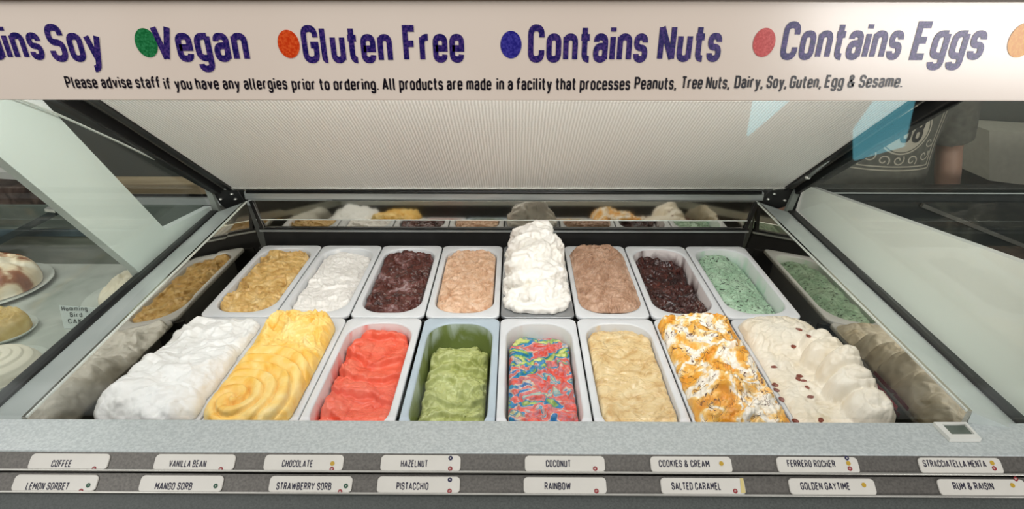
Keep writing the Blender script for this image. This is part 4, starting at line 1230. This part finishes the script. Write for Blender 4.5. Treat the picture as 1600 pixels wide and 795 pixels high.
dome_cake('yellow_cake', 'crumbly yellow cake in front of the caramel cake', c3.x, c3.y, CZ + 0.006, 0.050, h_c3, noise_mat('yellow_crumb', [(0.3, (176, 146, 78)), (0.7, (208, 184, 122))], scale=40, rough=0.7, bump=0.6, bscale=120))
c4 = atZ(2, 585, CZ)
plate(c4.x, c4.y, 0.084, 'small plate under the ringed cream dome')
def h_c4(x, y):
    d = np.hypot(x, y)
    return 0.006 + 0.034 * np.clip(1 - d ** 2.4, 0, 1) ** 0.6 + 0.005 * saw(d * 4.5 + np.arctan2(y, x) / 6.283) * np.clip(1 - d, 0, 1) ** .3
dome_cake('cream_swirl_cake', 'cream dome piped in rings at the front of the cake case', c4.x, c4.y, CZ + 0.006, 0.070, h_c4, plain('piped_cream', (222, 214, 194), rough=0.5))

# handwritten price card, leaning
ck = [(92, 477), (152, 481), (150, 513), (100, 513)]
cardD = atZ(110, 513, CZ + 0.001).y
cn = Vector((0, -1, 0.25)).normalized(); cp = atD(110, 513, cardD)
cv = [atP(x, y, cp, cn) for x, y in ck]
card = thing('cake_card', 'white handwritten card reading Humming Bird Cake beside the black gasket', 'card', tuple(cv[3]))
def dpart(o):
    o.parent = card; o.matrix_parent_inverse = Matrix.Translation(card.location).inverted(); return o
dpart(MB().prism(cv, -cn * 0.0012).build('paper', plain('white_card', (206, 214, 208), rough=0.6)))
cux = Vector((1, 0, 0)); cuy = cn.cross(cux)
inkc = plain('marker_ink', (30, 34, 34), rough=0.6)
for s, x0, x1, y0, y1 in (('Humming', 97, 137, 485.5, 478.5), ('Bird', 110, 129, 495, 488), ('CAKE', 107, 136, 505, 498)):
    a, b, t_ = atP(x0, y0, cp, cn), atP(x1, y0, cp, cn), atP(x0, y1, cp, cn)
    dpart(lettering('handwriting', s, inkc, None, a, cux, cuy, b.x - a.x, (t_ - a).length, 0.0004, w=.13, gap=.2))

# ------------------------------------------------------------------ back counter behind the case, left
bc = thing('back_counter', 'pale wood topped service counter behind the case, above a small screen', 'counter', (-1.2, 2.3, 0))
def bpart(o):
    o.parent = bc; o.matrix_parent_inverse = Matrix.Translation(bc.location).inverted(); return o
BD = 2.3
def zD(y, D=BD): return atD(280, y, D).z
woodm = noise_mat('pale_oak', [(0.3, (150, 132, 102)), (0.7, (182, 162, 128))], scale=14, stretch=(0.15, 1, 4), dist=1, rough=0.45)
bpart(MB().box((-2.4, BD, zD(303)), (-0.78, BD + 0.10, zD(288))).build('wood_top', woodm))
bpart(MB().box((-2.4, BD + 0.03, zD(311)), (-0.78, BD + 0.09, zD(303))).build('shadow_gap', M['black_matte']))
bpart(MB().box((-2.4, BD + 0.01, zD(322)), (-0.78, BD + 0.09, zD(311))).build('white_rail', M['white_panel']))
bpart(MB().box((-2.4, BD + 0.02, 0), (-0.78, BD + 0.09, zD(322))).build('front_board', plain('grey_counter_front', (112, 112, 104), rough=0.5)))
sd = thing('digital_scale', 'small dark digital display with blue digits below the wood counter', 'scale', tuple(atD(286, 341, BD - 0.03)))
def sdp(o):
    o.parent = sd; o.matrix_parent_inverse = Matrix.Translation(sd.location).inverted(); return o
sdp(MB().prism([atD(x, y, BD - 0.03) for x, y in ((266, 326), (304, 326), (302, 342), (268, 342))], (0, 0.049, 0)).build('housing', plain('teal_grey_housing', (52, 66, 66), rough=0.4), bevel=0.002))
a, b, t_ = atD(281, 339, BD - 0.031), atD(289, 339, BD - 0.031), atD(281, 329, BD - 0.031)
sdp(lettering('digit', '3', emit_mat('blue_digit', (40, 80, 235), 2.5), None, a, (1, 0, 0), (0, 0, 1), b.x - a.x, (t_ - a).z, 0.0, w=.2))

# dark brown rack of dim goods behind the cake case
bk = thing('brown_storage_rack', 'dim brown rack with a pale box lid behind the cake case', 'rack', (-2.0, 2.2, 0))
def kkp(o):
    o.parent = bk; o.matrix_parent_inverse = Matrix.Translation(bk.location).inverted(); return o
RDp = 2.1
kkp(MB().box((-2.9, RDp, 0), (-1.76, RDp + 0.2, atD(30, 292, RDp).z)).build('body', noise_mat('mottled_brown', [(0.35, (62, 44, 40)), (0.65, (128, 104, 92))], scale=14, dist=1.5, detail=6, rough=0.6)))
kkp(MB().prism([atD(x, y, RDp - 0.02) for x, y in ((-20, 269), (16, 269), (30, 281), (-20, 278))], (0, 0.2, 0)).build('box_lid', plain('pale_box_lid', (232, 230, 222), rough=0.5)))

# ------------------------------------------------------------------ right side: rear bench, wall panel, solid figure for a reflected person
rbn = thing('rear_bench', 'dark bench with a thin pale edge behind the right divider', 'bench', (1.6, 1.85, 0))
def rbp(o):
    o.parent = rbn; o.matrix_parent_inverse = Matrix.Translation(rbn.location).inverted(); return o
RB = 1.70
zt = atD(1400, 301, RB).z
rbp(MB().box((0.86, RB, zt - 0.03), (3.0, RB + 0.08, zt)).build('bench_rail', plain('dark_bench_top', (32, 36, 34), rough=0.3)))
rbp(MB().beam((0.86, RB - 0.001, zt - 0.001), (3.0, RB - 0.001, zt - 0.001), 0.004, 0.003).build('edge_strip', M['glass_edge']))
rbp(MB().box((0.86, RB + 0.01, 0), (3.0, RB + 0.07, zt - 0.03)).build('bench_front', noise_mat('mottled_dark_front', [(0.35, (24, 30, 32)), (0.58, (52, 54, 48)), (0.75, (92, 92, 80))], scale=5, dist=1.2, detail=5, rough=0.35)))
rbp(MB().beam(atD(1440, 320, RB + 0.005), atD(1640, 400, RB + 0.005), 0.012, 0.012).build('diagonal_stay', plain('dim_steel_stay', (96, 94, 86), rough=0.4)))
cb = thing('wall_cabinet', 'plain cream cabinet hanging on the back wall beside the person', 'cabinet', tuple(atD(1580, 292, 3.1)))
cbp = MB().prism([atD(x, y, 3.1) for x, y in ((1546, 204), (1690, 212), (1690, 300), (1546, 282))], (0, 0.28, 0)).build('carcass', plain('cream_cabinet', (226, 220, 198), rough=0.5))
cbp.parent = cb; cbp.matrix_parent_inverse = Matrix.Translation(cb.location).inverted()

# solid figure behind the bench, added in place of a reflection in the glass
PX, PY = 1.235, 1.99
RZ = zt
person = thing('person', 'solid stand-in for a reflected person in dark grey printed t-shirt behind the rear bench', 'person', (PX, PY, 0))
skin = plain('skin', (168, 130, 108), rough=0.55, var=6)
shirtm = noise_mat('charcoal_cotton', [(0.3, (84, 82, 72)), (0.7, (108, 106, 94))], scale=60, rough=0.85)
jeansm = noise_mat('dark_denim', [(0.3, (30, 36, 46)), (0.7, (44, 52, 62))], scale=90, rough=0.8)
hairm = plain('dark_hair', (34, 26, 20), rough=0.6)
bd = MB()
bd.add(*loft([((0, 0, 0.90), .155, .105), ((0, 0, 1.02), .150, .10), ((0, 0, 1.14), .150, .10), ((0, 0, 1.28), .170, .11), ((0, 0, 1.38), .165, .095), ((0, 0, 1.44), .09, .07), ((0, 0.0, 1.50), .055, .058), ((0, -.01, 1.54), .054, .058)]))
bd.add(*loft([((0, -.02, 1.535), .045, .06), ((0, -.022, 1.57), .066, .088), ((0, -.015, 1.63), .074, .098), ((0, -.01, 1.69), .076, .100), ((0, -.005, 1.735), .062, .082), ((0, 0, 1.765), .02, .03)]))
bd.add(*loft([((0, -.112, 1.60), .020, .016), ((0, -.116, 1.612), .016, .018), ((0, -.108, 1.655), .008, .012)], 14))       # nose
bd.add(*loft([((0, -.098, 1.568), .022, .012), ((0, -.100, 1.576), .024, .012)], 14))                                      # lips
for S in (-1, 1):
    bd.add(*loft([((S * .078, 0, 1.612), .010, .016), ((S * .084, 0.004, 1.64), .011, .024), ((S * .082, 0.006, 1.665), .008, .018)], 12))  # ears
    sh, el, wr = Vector((S * .185, 0, 1.385)), Vector((S * .262, .03, 1.10)), Vector((S * .285, -.03, .86))
    bd.tube([sh, sh.lerp(el, .5), el, el.lerp(wr, .35), wr], [.056, .050, .040, .040, .027], 18)
    pk = Vector((S * .285, -.055, .775))
    bd.tube([wr, wr.lerp(pk, .5), pk], [.027, .030, .025], 16)
    for q, (off, ln_) in enumerate(((-.031, .060), (-.010, .074), (.010, .070), (.029, .054))):
        r0_ = pk + Vector((S * .004, off, .010))
        r1_ = r0_ + Vector((0, off * .25 - .004, -ln_ * .45)); r2_ = r1_ + Vector((-S * .006, -.004, -ln_ * .35)); r3_ = r2_ + Vector((-S * .010, 0, -ln_ * .16))
        bd.tube([r0_, r1_, r2_, r3_], [.0100, .0092, .0082, .0066], 10)
    t0_ = wr.lerp(pk, .5) + Vector((-S * .004, -.022, 0))
    bd.tube([t0_, t0_ + Vector((-S * .008, -.026, -.020)), t0_ + Vector((-S * .012, -.034, -.048))], [.013, .0105, .008], 10)
    hp, kn, an = Vector((S * .085, 0, .92)), Vector((S * .095, -.01, .50)), Vector((S * .10, .02, .10))
    bd.tube([hp, hp.lerp(kn, .4), kn, kn.lerp(an, .35), an], [.088, .080, .056, .056, .038], 20)
    bd.tube([an, an + Vector((0, .0, -.05)), an + Vector((0, -.10, -.062)), an + Vector((0, -.16, -.068))], [.038, .036, .032, .022], 16)
body = fuse('body', bd, 0.0055, skin, person, 4)
for S in (-1, 1):
    MB().lathe([(0.001, -.011), (.008, -.008), (.011, 0), (.008, .008), (.001, .011)], 16, (S * .030, -.100, 1.655)).build('eye', plain('eye_white', (205, 198, 190), rough=0.25), person, True)
    MB().lathe([(0.0055, -.0012), (0.005, 0.0008), (0.002, 0.0012)], 16, (0, 0, 0)).build('iris', plain('dark_iris', (40, 28, 20), rough=0.2), person, True)
    ir = bpy.context.scene.objects[[o.name for o in person.children if o.name.startswith('iris')][-1]]
    ir.location = (S * .030, -.1112, 1.655); ir.rotation_euler = (math.pi / 2, 0, 0)
hr_ = MB(); hr_.add(*loft([((0, .03, 1.60), .074, .075), ((0, .025, 1.66), .084, .088), ((0, .006, 1.71), .084, .104), ((0, 0, 1.755), .066, .086), ((0, 0, 1.785), .02, .03)]))
fuse('hair', hr_, 0.006, hairm, person, 4)
ts = MB()
ts.add(*loft([((0, 0, 0.90), .182, .128), ((0, 0, 1.02), .174, .122), ((0, 0, 1.14), .172, .120), ((0, 0, 1.28), .190, .130), ((0, 0, 1.38), .182, .112), ((0, 0, 1.435), .105, .082), ((0, 0, 1.455), .085, .072)]))
for S in (-1, 1):
    sh, el = Vector((S * .185, 0, 1.385)), Vector((S * .262, .03, 1.10))
    ts.tube([sh - Vector((S * .06, 0, 0)), sh, sh.lerp(el, .4), sh.lerp(el, .88)], [.07, .076, .074, .070], 20)
shirt = fuse('t_shirt', ts, 0.007, shirtm, person, 5)
tr = MB()
tr.add(*loft([((0, 0, .84), .172, .118), ((0, 0, .93), .170, .116), ((0, 0, .99), .165, .112)]))
for S in (-1, 1):
    hp, kn, an = Vector((S * .088, 0, .90)), Vector((S * .095, -.01, .50)), Vector((S * .10, .02, .09))
    tr.tube([hp, hp.lerp(kn, .4), kn, kn.lerp(an, .4), an], [.098, .092, .072, .066, .058], 22)
fuse('trousers', tr, 0.007, jeansm, person, 4)
for S in (-1, 1):
    sho = MB(); sho.add(*loft([((S * .10, -.05, 0.001), .052, .140), ((S * .10, -.05, .03), .054, .142), ((S * .10, -.03, .06), .046, .110), ((S * .10, .02, .10), .046, .056)]))
    fuse('shoe', sho, 0.006, plain('black_shoe', (26, 26, 26), rough=0.5), person, 3)

# print on the chest: a ring with numerals over a framed ornament
from mathutils.bvhtree import BVHTree
bvh = BVHTree.FromPolygons([v.co.copy() for v in shirt.data.vertices], [tuple(p.vertices) for p in shirt.data.polygons])
def on_shirt(x, z, lift=0.0015):
    hit, nrm_, *_ = bvh.ray_cast(Vector((x, -1, z)), Vector((0, 1, 0)))
    return (hit + nrm_ * lift) if hit else Vector((x, -.13, z))
printm = plain('pale_print', (196, 186, 164), rough=0.8)
printd = plain('dark_print', (40, 38, 34), rough=0.8)
def print_strokes(name, strokes, w, mat, lift):
    V, F = [], []
    for i, st in enumerate(strokes):
        pts = [Vector(st[0])]
        for a, b in zip(st, st[1:]):
            a, b = Vector(a), Vector(b); k = max(1, int((b - a).length / .008))
            pts += [a.lerp(b, (j + 1) / k) for j in range(k)]
        ribbon(pts, (pts[0] - pts[-1]).length < 1e-6, w, V, F)
    P_ = [on_shirt(v[0], v[1], lift) for v in V]
    return link_mesh(name, P_, F, mat, shirt)
cx_, cz_, cr_ = 0.0, 1.198, .078
circ = lambda r, n=48: [(cx_ + r * math.cos(2 * math.pi * k / n), cz_ + r * math.sin(2 * math.pi * k / n)) for k in range(n)]
Vd, Fd = [on_shirt(cx_, cz_, .0012)], []
for q in range(1, 9): Vd += [on_shirt(x, z, .0012) for x, z in circ(cr_ * .92 * q / 8)]
Fd += [(0, 1 + k, 1 + (k + 1) % 48) for k in range(48)]
for q in range(7): Fd += [(1 + q * 48 + k, 1 + (q + 1) * 48 + k, 1 + (q + 1) * 48 + (k + 1) % 48, 1 + q * 48 + (k + 1) % 48) for k in range(48)]
link_mesh('print_disc', Vd, Fd, printm, shirt)
rg = circ(cr_); print_strokes('print_ring', [rg + [rg[0]]], .005, printm, .0014)
Vn, Fn, Wn = text_shape('738', .17, .09, .3)
link_mesh('print_numerals', [on_shirt(cx_ + (v[0] / Wn - .5) * .108, cz_ - .040 + v[1] * .080, .0028 + v[2]) for v in Vn], Fn, printd, shirt)
fr_ = [(-.125, 1.29), (-.125, 1.066), (.125, 1.066), (.125, 1.29)]
print_strokes('print_frame', [fr_, [(-.112, 1.28), (-.112, 1.078), (.112, 1.078), (.112, 1.28)]], .004, printm, .0014)
orn = []
for i, (ox, oz, k) in enumerate(((-.088, 1.112, 1), (-.045, 1.098, -1), (0, 1.100, 1), (.045, 1.098, -1), (.088, 1.112, 1), (-.096, 1.155, -1), (.096, 1.155, 1))):
    orn.append([(ox + (.004 + .0011 * q) * math.cos(k * q * .5), oz + (.004 + .0011 * q) * math.sin(k * q * .5)) for q in range(15)])
print_strokes('print_ornament', orn, .0042, printm, .0014)
